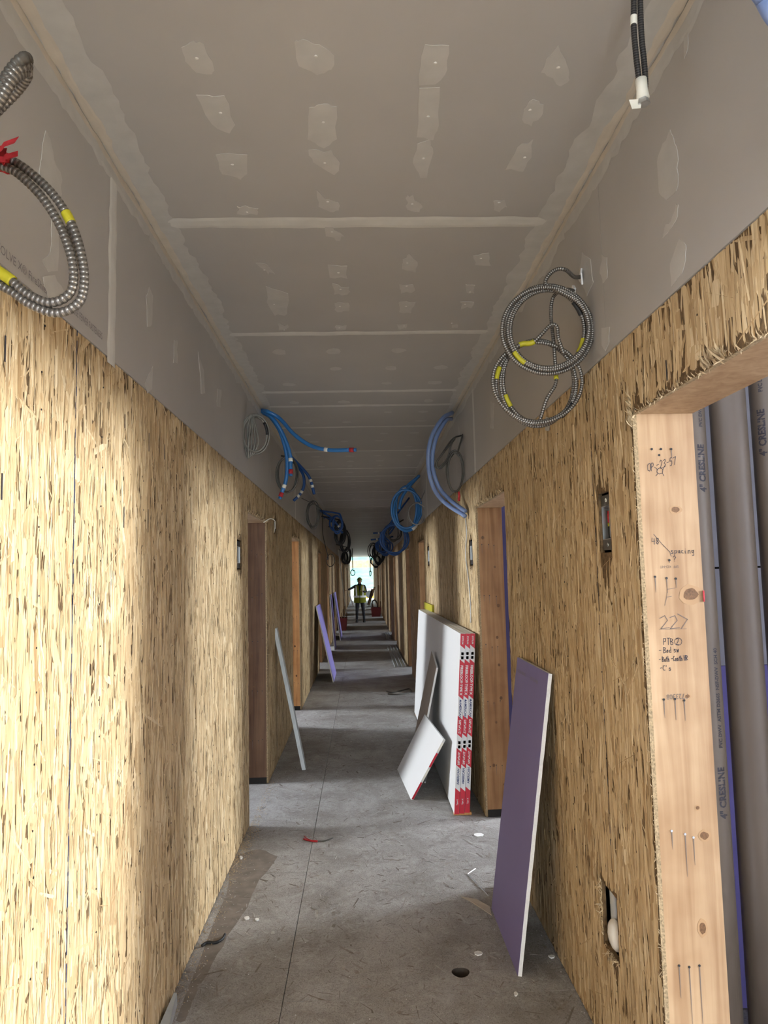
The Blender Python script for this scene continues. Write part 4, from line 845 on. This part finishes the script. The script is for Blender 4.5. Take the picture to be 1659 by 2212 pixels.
for k, (u, v, X) in enumerate(((762, 1237, XL), (800, 1238, XR))):
    coil_thing('wire_coil', ('thin ring of wire hanging against the bright opening, left side', 'thin ring of wire hanging against the bright opening, right side')[k], u, v, 4.2 if k == 0 else 2, 6, 34, 1, .02, 'armor_dark', -1.5, start=Vector((onY(u, v, 34).x, 34, ZC - .01)), ju=.3, dy=.02, per=12)
# deep blue offshoots at the far corners
for k, (pp, Y, lb) in enumerate((([(696, 1106), (715, 1118), (730, 1135), (740, 1152)], 13.2, 'blue-black tube arching below the left ceiling corner, topmost'), ([(706, 1118), (722, 1132), (732, 1150)], 14.5, 'blue-black tube arching below the left ceiling corner, underneath'),
                             ([(842, 1140), (825, 1150), (806, 1152)], 15.5, 'short dark tube poking out left of the right-hand coils, upper'), ([(842, 1152), (822, 1163), (801, 1166)], 15.5, 'short dark tube poking out left of the right-hand coils, lower'))):
    tube_thing('dark_tube', lb, 'tube', [[Vector((XL + .03 if k < 2 else XR - .03, Y, ZC - .10 - .04 * k))] + [onY(u, v, Y) for u, v in pp]], .019, 'blue_deep', Y, None, (.8,))

# ------------------------------------------------------------------ drywall stack on the right
def board(mb, y0, y1, xb, xt, z0, z1, th, mi=0):
    """sheet leaning on the right wall: foot at xb, head at xt; th towards the wall"""
    s = Vector((xt - xb, 0, z1 - z0)); nrm = Vector((s.z, 0, -s.x)).normalized()
    mb.obox((xb, y0, z0), s, (0, y1 - y0, 0), nrm * th, mi); return s, nrm
segs = [('r', 0, .075), ('w', .075, .155), ('r', .155, .36), ('w', .36, .47), ('r', .47, .572), ('w', .572, .648), ('r', .648, .742), ('w', .742, .868), ('r', .868, 1.0)]
for b in range(3):
    xb = .598 + b * .0375; xt = .680 + b * .0365; y0, y1 = 4.97 + .012 * b, 8.62; z0 = .012 if b else .004; z1 = z0 + 1.219
    z0 = .018
    z1 = 1.228 - .001 * b
    t = thing('drywall_bundle', ('outer drywall bundle of the leaning stack, its broad white face showing', 'middle drywall bundle of the leaning stack, red and white end tape', 'drywall bundle of the leaning stack nearest the strand board wall')[b], 'drywall', (xb, y0, 0), 'end-taped drywall bundles leaning in the stack')
    th = .0165
    for k in range(2):
        mb = MB(); s, nrm = board(mb, y0, y1 - .02 * k, xb + k * .0172, xt + k * .0172, z0, z1, th); mb.build('drywall_sheet', 'white' if k == 0 else 'white', t)
    W = .034; H = s.length; sd = s.normalized(); yf = y0 - .0012
    tp = MB(); orig = Vector((xb, 0, z0)) - nrm * .0004
    def pt(a, hfrac, dy=0): q = orig + nrm * a + sd * (H * (1 - hfrac)); return (q.x, yf - dy, q.z)
    sl = .011
    for c, h0, h1 in segs:
        q = lambda h, e: min(1, max(0, h + e * sl if 0 < h < 1 else h))
        tp.add([pt(0, q(h0, -1)), pt(W, q(h0, 1)), pt(W, q(h1, 1)), pt(0, q(h1, -1))], [(0, 3, 2, 1)], 0 if c == 'r' else 1)
    tape = tp.build('end_tape', ['red', 'white'], t)
    def lab(txt, hf, size, mt, flip=False, off=.5, bold=.0004):
        rt = -sd if not flip else sd; up = nrm if not flip else -nrm
        o = Vector(pt(W * (off - (.36 * size / W if not flip else -.36 * size / W)), hf, .0006)); text_mesh(txt, size, o, rt, up, mt, 'printed_lettering', tape, bold=bold, align='CENTER')
    lab('FIREBLOC\u00ae TYPE X', .262, .0235, 'white', bold=.0008); lab('AMERICAN', .428, .0215, 'navy', bold=.0006); lab('\u25b2', .377, .02, 'navy'); lab('5/8"x4\'x12\'', .522, .021, 'white', bold=.0006)
    lab('5/8"x4\'x12\'', .696, .019, 'white', True, bold=.0006); lab('AMERICAN', .795, .0215, 'navy', True, bold=.0006); lab('GYPSUM', .036, .015, 'white'); lab('Type X', .935, .013, 'white', True)
    for hf in (.116, .612):
        for e in (-.014, .014):
            gb = MB(); o = Vector(pt(W * .28, hf + e / H * 1.0, .0005)); gb.add([tuple(o), tuple(o + nrm * W * .5), tuple(o + nrm * W * .5 - sd * .02), tuple(o - sd * .02)], [(0, 1, 2, 3), (3, 2, 1, 0)]); gb.build('printed_block', 'faint_ink', tape)
for k, yy in enumerate((5.0, 6.2, 7.4, 8.5)):
    mb = MB(); mb.box(.60, .72, yy, yy + .05, 0, .0175); props(mb.build('wood_spacer', 'lumber_orange'), ('thin wood spacer under the labelled end of the drywall stack', 'hidden wood spacer under the drywall stack behind the small offcut', 'hidden wood spacer under the drywall stack behind the brown offcut', 'wood spacer under the far end of the drywall stack')[k], 'spacer', 'wood spacers under the drywall stack')
mb = MB(); a = onX(925, 1312, XR - .012); mb.box(XR - .03, XR - .004, 8.0, 9.0, 1.22, 1.30); mb.build('yellow_strip', 'yellow', None, label='yellow printed strip standing behind the top of the drywall stack', cat='strip')
# brown-backed offcut and white offcut leaning on the stack
def panel4(name, label, cat, corners, th, mats, toward, group=None, parts=None):
    """flat sheet from four measured corners with thickness away from the viewer"""
    c = [Vector(p) for p in corners]; n = (c[1] - c[0]).cross(c[3] - c[0]).normalized(); n = n if n.dot(Vector(toward)) > 0 else -n
    t = thing(name, label, cat, tuple(min(c, key=lambda p: p.z)), group); mb = MB(); mb.poly(c, n, th * .0 + .0006, 0); mb.poly([p - n * (th) for p in c], n, th - .0001, 1)
    mb.build('sheet', mats, t); return t, c, n
panel4('drywall_offcut', 'brown-backed drywall offcut leaning against the white stack', 'drywall offcut', [(.42, 6.05, .012), (.615, 6.06, .86), (.625, 6.55, .95), (.44, 6.85, .012)], .0155, ['brown_paper', 'plaster'], (-1, 0, 0))
wc = [onZ(888, 1728, .001), onY(958, 1597, 5.22), onY(917, 1546, 5.75), onZ(858, 1662, .001)]
wc[2] = wc[3] + (wc[1] - wc[0]) + Vector((0, .02, .015))
t, c, n = panel4('drywall_offcut', 'small white drywall offcut with red printed edge tape, leaning low on the floor', 'drywall offcut', wc, .0155, ['white', 'white'], (-1, -.3, 1))
e = (c[1] - c[0])
fr = MB()
sdn = e.cross(n).normalized(); sdn = sdn if sdn.y < 0 else -sdn
for a, b, mi in ((.02, .30, 0), (.33, .52, 1), (.55, .78, 0), (.8, .95, 1)):
    q0, q1 = c[0] + e * a + sdn * .0008, c[0] + e * b + sdn * .0008; fr.add([tuple(q0), tuple(q1), tuple(q1 - n * .0145), tuple(q0 - n * .0145)], [(0, 1, 2, 3)], mi)
fr.build('edge_tape', ['red', 'whitetape'], t)
mb = MB(); mb.tube([onZ(918, 1690, .006), onZ(924, 1660, .02)], .007, 6); mb.build('white_stick', 'white', None, label='short white stick on the floor under the small drywall offcut', cat='stick')

# purple boards
t = thing('purple_drywall_board', 'dark purple drywall board with a chalk-white cut edge leaning on the right wall', 'drywall offcut', (.61, 3.04, 0))
mb = MB(); s = Vector((.178, 0, 1.21)); n = Vector((1.21, 0, -.178)).normalized()
mb.poly([(.606, 3.036, .002), (.784, 3.036, 1.212), (.784, 3.636, 1.214), (.606, 3.630, .002)], -n, .0006, 0); mb.build('face_paper', 'purple', t)
mb = MB(); P = [(.606, 3.036, .002)]; N_ = 26
for i in range(1, N_): f_ = i / N_; P.append((.606 + .178 * f_, 3.036 + random.gauss(0, .0018), .002 + 1.21 * f_))
P += [(.784, 3.036, 1.212), (.784, 3.636, 1.214), (.606, 3.630, .002)]
mb.poly(P, n, .0158); mb.build('gypsum_core', 'plaster', t)
mb = MB(); mb.add([(.606 + .178 * q + n.x * .0163, yy, .002 + 1.21 * q + n.z * .0163) for q, yy in ((0, 3.04), (1, 3.04), (1, 3.63), (0, 3.63))], [(0, 1, 2, 3)]); mb.build('back_paper', 'brown_paper', t)
for tx_, o_ in (('GOLD BOND', 0), ('USE FEWER', .26)): text_mesh(tx_, .03, (.606 + .178 * .955, 3.58, .002 + 1.21 * .955), (0, -1, 0), s, 'faint_ink', 'printed_lettering', t, xform=lambda x, y: Vector((.606, 0, .002)) + s * (.945 + y * .7 / 1.22) + Vector((0, 3.60 - o_ - x, 0)) - n * .0012)
def lean_left(name, label, yb, yt, w_b, xb, z1, width, th, mats, group=None, xtop=XL + .032):
    """tall sheet leaning on the left wall, its edges running up and away"""
    c = [Vector((xb, yb, .002)), Vector((xtop, yt, z1)), Vector((xtop, yt + width, z1)), Vector((xb, yb + width, .002))]
    return panel4(name, label, 'drywall offcut', c, th, mats, (1, 0, .3), group)
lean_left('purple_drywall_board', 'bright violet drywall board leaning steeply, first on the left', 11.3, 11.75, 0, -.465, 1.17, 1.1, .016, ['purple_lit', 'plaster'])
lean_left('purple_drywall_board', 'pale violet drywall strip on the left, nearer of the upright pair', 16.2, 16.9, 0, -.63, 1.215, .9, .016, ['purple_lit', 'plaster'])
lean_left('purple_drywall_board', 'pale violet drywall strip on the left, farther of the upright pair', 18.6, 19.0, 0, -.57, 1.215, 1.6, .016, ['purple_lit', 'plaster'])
# galvanised track leaning on the left
t = thing('metal_track', 'slim grey metal track leaning against the left strand board wall', 'metal track', (-.51, 6.2, 0))
a, b = onZ(660, 1663, .001), onX(597, 1357, XL + .012); ax = (b - a); w_ = Vector((0, 1, 0)); nn = ax.cross(w_).normalized(); nn = nn if nn.x > 0 else -nn
a2 = Vector((a.x, a.y, .001)); mb = MB(); mb.obox(a2, ax, (0, .092, 0), nn * .0015); mb.obox(a2, ax, (0, .0015, 0), -nn * .03); mb.obox(a2 + Vector((0, .0905, 0)), ax, (0, .0015, 0), -nn * .03); mb.build('track_channel', 'steel_dull', t)
# steel studs lying along the right wall
def stud_bundle(label, x0, x1, y0, y1, n, name='steel_studs'):
    t = thing('steel_stud_bundle', label, 'metal studs', ((x0 + x1) / 2, y0, 0))
    for i in range(n):
        w_ = (x1 - x0) / n; xx = x0 + w_ * i; mb = MB(); h = .035 + .004 * (i % 2); ya = y0 + .12 * random.random()
        mb.box(xx + .001, xx + w_ - .002, ya, y1, .001, .003); mb.box(xx + .001, xx + .003, ya, y1, .003, h); mb.box(xx + w_ - .004, xx + w_ - .002, ya, y1, .003, h); mb.build('steel_stud', 'steel_dull', t)
stud_bundle('bundle of long steel studs lying on the floor along the right wall', .56, .76, 12.9, 16.6, 3)
stud_bundle('short steel track lying by the right wall beyond the stud bundle', .62, .74, 18.5, 20.8, 2)
# floor hoses
mb = MB(); S = smooth_path([onZ(835, 1493, .008), onZ(848, 1496, .008), onZ(865, 1492, .008), onZ(884, 1488, .012), onZ(886, 1495, .008), onZ(862, 1500, .008), onZ(838, 1499, .008)], 8)
mb.tube(S, .009, 8); t = mb.build('cable_scrap', 'armor_dark', None, smooth=True, label='flat dark loop of cable lying on the floor in front of the stack\'s far end', cat='cable')
# vent: long white stick far left, planks and frames far right
def stick(name, label, cat, a, b, w_, th, mt, group=None):
    a, b = Vector(a), Vector(b); d = b - a; s_ = d.cross(Vector((0, 1, 0))).normalized(); mb = MB(); mb.obox(a - s_ * w_ / 2, d, s_ * w_, Vector((0, th, 0))); return props(mb.build(name, mt), label, cat, group)
stick('white_strip', 'long white strip leaning from the left wall down to the floor beside the man', 'strip', onY(749, 1334, 23), onY(731, 1188, 23), .035, .02, 'whitetape')
stick('white_board', 'bright white board edge leaning at the left, behind the man', 'board', onY(763, 1310, 38), onY(755, 1284, 38), .06, .5, 'white')
stick('leaning_plank', 'dark plank leaning against the bright opening, left of the crossed pair', 'plank', onZ(795, 1306, 0), onY(804, 1272, 38), .10, .04, 'lumber_dark')
stick('leaning_plank', 'pale plank leaning at the right of the bright opening, longer of the crossed pair', 'plank', onZ(797, 1307, 0), onY(809, 1268, 37), .09, .04, 'lumber')
stick('leaning_plank', 'pale upright plank leaning behind the right red crate', 'plank', (.66, 30.4, 0), (.72, 30.4, 1.25), .07, .04, 'lumber')
# red crates
def crate(label, x0, x1, y0, y1, h, handle, junk):
    t = thing('red_crate', label, 'crate', ((x0 + x1) / 2, y0, 0)); mb = MB(); th = .012
    vs = []; tp = .03
    mb.add([(x0 + tp, y0 + tp, 0), (x1 - tp, y0 + tp, 0), (x1 - tp, y1 - tp, 0), (x0 + tp, y1 - tp, 0), (x0, y0, h), (x1, y0, h), (x1, y1, h), (x0, y1, h), (x0 + th, y0 + th, h), (x1 - th, y0 + th, h), (x1 - th, y1 - th, h), (x0 + th, y1 - th, h), (x0 + tp + th, y0 + tp + th, .02), (x1 - tp - th, y0 + tp + th, .02), (x1 - tp - th, y1 - tp - th, .02), (x0 + tp + th, y1 - tp - th, .02)],
           [(0, 3, 2, 1), (0, 1, 5, 4), (1, 2, 6, 5), (2, 3, 7, 6), (3, 0, 4, 7), (4, 5, 9, 8), (5, 6, 10, 9), (6, 7, 11, 10), (7, 4, 8, 11), (8, 9, 13, 12), (9, 10, 14, 13), (10, 11, 15, 14), (11, 8, 12, 15), (12, 13, 14, 15)])
    mb.build('crate_body', 'darkred', t)
    if handle:
        mb = MB(); xm = x0 + .12; mb.tube(smooth_path([(xm - .08, (y0 + y1) / 2, h - .03), (xm - .06, (y0 + y1) / 2, h + .22), (xm + .02, (y0 + y1) / 2, h + .30), (xm + .12, (y0 + y1) / 2, h + .20), (xm + .15, (y0 + y1) / 2, h - .03)], 6), .025, 8); mb.build('black_handle', 'black', t, smooth=True)
    for k in range(junk):
        mb = MB(); xx = x0 + .05 + (x1 - x0 - .1) * k / max(1, junk - 1); mb.obox((xx, (y0 + y1) / 2, .03), (.03, 0, 0), (0, .03, 0), (.02, 0, h + .12 + .1 * (k % 3))); mb.build('stored_offcut', 'lumber_dark' if k % 2 else 'lumber', t)
    return t
crate('tall dark red crate with scraps against the left wall before the man', -.73, -.47, 21.9, 22.7, .38, False, 4)
crate('dark red crate with a black loop handle at the right wall', .36, .76, 29.0, 29.7, .36, True, 2)
# far stud ends and posts by the walls are part of the openings; outside machine
t = thing('orange_machine', 'orange machine body outside the bright far opening', 'machine', (1.1, 56, 0))
mb = MB(); a = onY(788.5, 1277, 56); b = onY(800, 1291, 56); mb.box(a.x, a.x + 1.6, 56, 57.5, b.z - .05, a.z); mb.build('engine_cover', 'orange', t)
mb = MB(); mb.box(a.x + .1, a.x + 1.5, 56.05, 57.45, .25, b.z - .05); mb.build('chassis', 'armor_dark', t)
for k in (0, 1):
    mb = MB(); mb.tube([(a.x + .35 + .9 * k, 55.97, .23), (a.x + .35 + .9 * k, 57.53, .23)], .30, 20); mb.build('wheel', 'black', t, smooth=False)

# ------------------------------------------------------------------ the man
def skin_body(name, verts, edges, radii, mt, parent, root=0, sub=2):
    off = world_loc(parent); me = bpy.data.meshes.new(name); me.from_pydata([tuple(Vector(v) - off) for v in verts], edges, []); o = bpy.data.objects.new(name, me); C.objects.link(o)
    o.parent = parent; md = o.modifiers.new('skin', 'SKIN'); md.use_smooth_shade = True
    for i, r in enumerate(radii): me.skin_vertices[0].data[i].radius = r if isinstance(r, tuple) else (r, r)
    me.skin_vertices[0].data[root].use_root = True
    sm = o.modifiers.new('sub', 'SUBSURF'); sm.levels = sub; sm.render_levels = sub; me.materials.append(M[mt]); return o
PX, PY = -.075, 25.75
man = thing('person', 'man in hi-vis vest and hard hat standing in the corridor with one arm raised', 'person', (PX, PY, 0))
def w3(x, y, z): return (PX + x, PY + y, z)
V = [w3(0, 0, .80), w3(0, 0, .93), w3(0, .01, 1.10), w3(0, .01, 1.24), w3(0, 0, 1.345), w3(0, -.005, 1.40), w3(0, -.02, 1.46), w3(0, -.02, 1.53),
     w3(-.09, 0, .76), w3(-.11, -.01, .44), w3(-.125, .01, .10), w3(.085, 0, .76), w3(.115, -.02, .44), w3(.14, 0, .10),
     w3(-.165, 0, 1.29), w3(-.29, -.10, 1.22), w3(-.42, -.18, 1.17), w3(.165, 0, 1.29), w3(.235, .0, 1.08), w3(.13, -.17, 1.10),
     w3(-.125, -.10, .05), w3(.145, -.10, .05)]
Ed = [(0, 1), (1, 2), (2, 3), (3, 4), (4, 5), (5, 6), (6, 7), (0, 8), (8, 9), (9, 10), (0, 11), (11, 12), (12, 13), (3, 14), (14, 15), (15, 16), (3, 17), (17, 18), (18, 19), (10, 20), (13, 21)]
R_ = [(.15, .10), (.14, .095), (.145, .10), (.155, .10), (.075, .07), (.052, .052), (.075, .085), (.07, .08), .092, .062, .045, .092, .062, .045, .062, .048, .036, .062, .048, .036, .04, .04]
skin_body('body', V, Ed, R_, 'cloth', man)
mb = MB(); mb.ell(w3(0, -.025, 1.475), .072, .088, .105, 0, 16, 12); head = mb.build('head', 'skin', man, smooth=True)
mb = MB(); mb.ell(w3(0, -.112, 1.465), .011, .016, .02, 0, 8, 6); mb.build('nose', 'skin', head, smooth=True)
mb = MB(); mb.ell(w3(0, -.105, 1.425), .024, .008, .006, 0, 8, 6); mb.build('mouth', 'darkred', head, smooth=True)
for sx_ in (-1, 1):
    mb = MB(); mb.ell(w3(.028 * sx_, -.103, 1.487), .012, .008, .007, 0, 8, 6); mb.build('eye', 'black', head, smooth=True)
    mb = MB(); mb.ell(w3(.073 * sx_, -.02, 1.465), .009, .018, .028, 0, 8, 6); mb.build('ear', 'skin', head, smooth=True)
mb = MB(); mb.ell(w3(0, -.01, 1.50), .098, .118, .108, 0, 20, 8, 0, .5); mb.ell(w3(0, -.035, 1.50), .103, .140, .010, 0, 20, 6); mb.build('hard_hat', 'hardhat', man, smooth=True)
# vest: open-front shell with reflective bands
def vest_ring(z):
    t_ = (z - .72) / .6; a = .205 + .01 * math.sin(t_ * 3) - (.045 * max(0, t_ - .75) / .25 if t_ > .75 else 0) + .02 * (1 - t_) * .6; b = .125 + .012 * (1 - t_)
    return a, b
def shell(z0, z1, grow, gap, mt, name, nz=8, n=34, vneck=True):
    mb = MB(); rows = []
    for j_ in range(nz + 1):
        z = z0 + (z1 - z0) * j_ / nz; a, b = vest_ring(z); g = gap + (max(0, z - 1.08) * .9 if vneck else 0); row = []
        for i in range(n + 1):
            th_ = -math.pi / 2 + g + (2 * math.pi - 2 * g) * i / n; row.append(w3((a + grow) * math.cos(th_), (b + grow) * math.sin(th_), z))
        rows.append(row)
    vs = [p for r in rows for p in r]; fs = [(j_ * (n + 1) + i, j_ * (n + 1) + i + 1, (j_ + 1) * (n + 1) + i + 1, (j_ + 1) * (n + 1) + i) for j_ in range(nz) for i in range(n)]
    mb.add(vs, fs); return mb.build(name, mt, man, smooth=True)
vest = shell(.70, 1.31, 0, .05, 'vest', 'vest'); shell(.885, .955, .004, .05, 'reflect', 'waist_band', 2, vneck=False)
for sx_ in (-1, 1):
    mb = MB(); pts = []
    for q in range(9):
        z = .95 + .36 * q / 8; a, b = vest_ring(z); xx = sx_ * (.115 + .01 * q / 8); yy = -math.sqrt(max(0.0, 1 - (xx / (a + .004)) ** 2)) * (b + .006); pts.append((xx, yy, z))
    for q in range(8):
        p_, r2 = pts[q], pts[q + 1]; mb.add([w3(p_[0] - .026, p_[1] - .002, p_[2]), w3(p_[0] + .026, p_[1] - .002, p_[2]), w3(r2[0] + .026, r2[1] - .002, r2[2]), w3(r2[0] - .026, r2[1] - .002, r2[2])], [(0, 1, 2, 3)])
    mb.build('chest_band', 'reflect', man)
    mb = MB(); mb.add([w3(sx_ * .10, -.12, 1.28), w3(sx_ * .19, -.09, 1.26), w3(sx_ * .185, .06, 1.28), w3(sx_ * .07, .06, 1.35), w3(sx_ * .06, -.06, 1.355)], [(0, 1, 2, 3, 4)]); mb.build('vest_shoulder', 'vest', man)
def hand(cx_, cy_, cz_, dirv, upv):
    d = Vector(dirv).normalized(); s_ = d.cross(Vector(upv)).normalized(); u_ = s_.cross(d); o = Vector(w3(cx_, cy_, cz_)); vs = [tuple(o), tuple(o + d * .05)]; ed = [(0, 1)]; rd = [(.024, .016), (.03, .013)]
    for k, L in enumerate((.062, .072, .068, .052)):
        b0 = o + d * .055 + s_ * (-.024 + .016 * k); i = len(vs); vs += [tuple(b0), tuple(b0 + d * L * .5 - u_ * .004), tuple(b0 + d * L - u_ * .016)]; ed += [(1, i), (i, i + 1), (i + 1, i + 2)]; rd += [.0085, .008, .007]
    i = len(vs); vs += [tuple(o + d * .02 - s_ * .03), tuple(o + d * .055 - s_ * .05 - u_ * .01)]; ed += [(0, i), (i, i + 1)]; rd += [.011, .009]
    skin_body('hand', vs, ed, rd, 'skin', man, 0, 1)
hand(-.435, -.19, 1.165, (-1, -.5, -.15), (0, 0, 1)); hand(.11, -.185, 1.105, (-.8, -.4, .3), (0, 0, 1))
for x_, y_ in ((-.125, 0), (.143, 0)):
    mb = MB(); N2 = 10; vs = []
    for z, k in ((.0, 1.0), (.03, 1.02), (.07, .85), (.12, .55)):
        for i in range(16):
            a = 2 * math.pi * i / 16; fy = math.sin(a); vs.append(w3(x_ + .052 * k * math.cos(a), y_ - .05 * (z < .1) + (.145 if z < .05 else .10 if z < .1 else .06) * fy, z + .001))
    fs = [(j_ * 16 + i, j_ * 16 + (i + 1) % 16, (j_ + 1) * 16 + (i + 1) % 16, (j_ + 1) * 16 + i) for j_ in range(3) for i in range(16)] + [tuple(range(16))[::-1], tuple(range(48, 64))]
    mb.add(vs, fs); mb.build('boot', 'black', man, smooth=True)

# ------------------------------------------------------------------ scraps on the floor
mb = MB(); mb.tube(smooth_path([onZ(656, 1812, .004), onZ(668, 1816, .005), onZ(686, 1818, .004)], 6), .0045, 8); mb.tube(smooth_path([onZ(657, 1806, .003), onZ(668, 1814, .008), onZ(686, 1816, .010)], 6), .003, 6, 0)
mb.tube(smooth_path([onZ(684, 1817, .005), onZ(702, 1816, .005), onZ(719, 1810, .008)], 6), .004, 8, 1)
mb.build('red_wire_scrap', ['redtape', 'armor_dark'], None, smooth=True, label='curved scrap of red wire lying in the middle of the floor', cat='wire')
mb = MB(); S = smooth_path([onZ(436, 2043, .006), onZ(448, 2036, .007), onZ(466, 2036, .006), onZ(480, 2028, .007), onZ(486, 2018, .01)], 6); mb.tube(S, .0065, 6); mb.build('black_tape_scrap', 'black', None, smooth=True, label='twisted black tape scrap on the floor by the left wall', cat='scrap')
t = thing('metal_offcut', 'bent grey sheet metal offcut on the floor at the bottom left wall', 'scrap', (-.76, 2.86, 0))
a, b, c = onZ(352, 2235, .001), onZ(378, 2225, .001), onX(373, 2152, XL + .012); c = Vector((XL + .012, 2.90, .035))
a = Vector((-.778, 2.66, .001)); b = Vector((-.722, 2.66, .001)); c = Vector((-.745, 2.92, .055)); d = Vector((-.755, 2.92, .055))
mb = MB(); mb.poly([a, b, c, d], (0, -.3, 1), .0015); mb.build('sheet', 'steel_dull', t)
mb = MB(); mb.poly([b, c, c + Vector((0, .01, -.05)), b + Vector((.004, 0, .0)) + Vector((0, 0, .02))], (1, 0, 0), .0015); mb.build('fold', 'steel_dull', t)
mb = MB(); mb.tube([onZ(1055, 1935, .003), onZ(1030, 1908, .004), onZ(1010, 1888, .003), onZ(1027, 1876, .002)], .0022, 6); mb.build('bent_wire', 'steel', None, label='thin bent wire on the floor at the foot of the dark purple board', cat='wire')
p = onZ(1048, 1945, 0); mb = MB(); mb.poly([onZ(996, 1938, .001), onZ(1020, 1950, .001), onZ(1062, 1978, .001), onZ(1058, 1960, .008), onZ(1030, 1944, .010)], (0, 0, 1), .004); mb.build('board_scrap', 'brown_paper', None, label='torn brown paper scrap on the floor left of the dark purple board', cat='scrap')
for k, (u, v, a, b, lb) in enumerate(((1034, 1804, 11, 4, 'white plaster chip on the floor between stack and purple board'), (1192, 2067, 8, 4, 'white plaster chip on the floor behind the foot of the purple board'), (533, 1984, 6, 4, 'white plaster chip on the floor by the left wall, upper of two'), (556, 1987, 5, 3, 'white plaster chip on the floor by the left wall, farther out of two'), (521, 1853, 4, 4, 'white chip at the foot of the left wall among the sawdust'), (1114, 2148, 5, 5, 'pale chip in the small dent left of the purple board corner'), (1034, 2060, 11, 5, 'smear-shaped plaster chip near the round floor hole'))):
    mb = MB(); mb.poly([onZ(u + a * math.cos(q * .9) * random.uniform(.7, 1.1), v + b * math.sin(q * .9) * random.uniform(.7, 1.1), .0005) for q in range(7)], (0, 0, 1), .004); mb.build('plaster_chip', 'plaster', None, label=lb, cat='plaster chip')
mb = MB()
for i in range(900):
    x, y = random.uniform(XL + .01, XR - .01), 2.6 + 6.5 * random.random() ** 1.3
    if random.random() < .4: x = XL + .01 + abs(random.gauss(0, .05))
    if (x - HOLE[0]) ** 2 + (y - HOLE[1]) ** 2 < .003 or (x > .55 and y > 4.9) or x > XR - .01: continue
    r = random.uniform(.0008, .0028); c = (x, y, .001 + r * .4); mb.add([(c[0] - r, c[1], c[2]), (c[0], c[1] - r, c[2]), (c[0] + r, c[1] + r * .3, c[2]), (c[0], c[1], c[2] + r)], [(0, 1, 3), (1, 2, 3), (2, 0, 3)])
mb.build('plaster_crumbs', 'dust', None, label='white plaster crumbs scattered over the corridor floor', cat='debris', kind='stuff')
mb = MB()
for i in range(1300):
    x = XL + .004 + abs(random.gauss(0, .035)); y = 2.6 + 3.4 * random.random(); y = random.choice((y, 4.6 + random.gauss(0, .25)))
    a = random.uniform(0, 3.14); L = random.uniform(.004, .013); wv = .0012; z = .001 + random.random() * .006
    dx, dy_ = math.cos(a) * L, math.sin(a) * L; mb.add([(x - wv, y, z), (x + wv, y, z), (max(x + dx + wv, XL + .003), y + dy_, z + random.uniform(-.001, .004)), (max(x + dx - wv, XL + .002), y + dy_, z)], [(0, 1, 2, 3)])
mb.build('sawdust', 'splinter', None, label='sawdust and wood shavings along the foot of the left wall', cat='sawdust', kind='stuff')
# sole plates at the foot of openings
for key, sd in ((('L', 0, 0), -1), (('R', 0, 1), 1), (('L', 0, 1), -1)):
    d = DN[key][0]; X = XL if sd < 0 else XR; y1 = [q for q in (DOORS_L if sd < 0 else DOORS_R) if q[6] == key][0][1]
    mb = MB(); xa, xb = X + sd * .013, X + sd * .18; mb.box(min(xa, xb), max(xa, xb), y1 - .004, y1 - .0002, .004, .05); mb.build('sole_plate', 'dark', d)

for P in ([(505, 1850), (560, 1835), (600, 1850), (560, 1900), (535, 1960), (500, 2010), (470, 2060), (430, 2130), (400, 2205), (380, 2205), (430, 2080), (490, 1930)],):
    mb = MB(); mb.poly([onZ(u, v, .0002) for u, v in roughen(P, 3)], (0, 0, 1), .0002); mb.build('floor_stain_and_hole_shade', 'stain_brown', floor)  # brown stain on the boards along the left wall

# knots, nails and run marks on the far jambs of the next openings
for key, sd, yj, X in ((('R', 0, 1), 1, 4.9395, XR), (('L', 0, 0), -1, 5.8995, XL), (('L', 0, 1), -1, 9.0495, XL)):
    jb = DN[key][1]; rnd = random.Random({'R': 5, 'L': 9}[key[0]] + key[2])
    for i in range(9):
        px, pz = X + sd * rnd.uniform(.03, .16), .18 + .21 * i + rnd.uniform(-.05, .05); rr = rnd.uniform(.005, .012)
        mb = MB(); mb.poly([(px + rr * math.cos(a), yj - .0005, pz + rr * 1.2 * math.sin(a)) for a in [k * math.pi / 5 for k in range(10)]], (0, -1, 0), .0005); mb.build('knot', 'knot', jb)
    for i, zz in enumerate((.35, .75, 1.15, 1.5, 1.85)):
        for q in range(3):
            px, pz = X + sd * (.04 + .04 * q + rnd.uniform(-.006, .006)), zz + rnd.uniform(-.02, .02); L = rnd.uniform(.01, .07)
            mb = MB(); mb.tube([(px, yj - .001, pz), (px, yj + .001, pz)], .0035, 8); mb.build('nail_head', 'black', jb)
            mb = MB(); mb.add([(px - .0015, yj - .0002, pz), (px + .0015, yj - .0002, pz), (px + .0006, yj - .0002, pz - L), (px - .0006, yj - .0002, pz - L)], [(0, 3, 2, 1)]); mb.build('run_mark', 'run_ink', jb)
c = onX(1241, 627, XR - .004); mb = MB(); mb.poly([c + Vector((0, 0, .02)), c + Vector((0, .02, 0)), c + Vector((0, 0, -.02)), c + Vector((0, -.02, 0))], (-1, 0, 0), .008); mb.build('plaster_collar', 'plaster', wall_right)
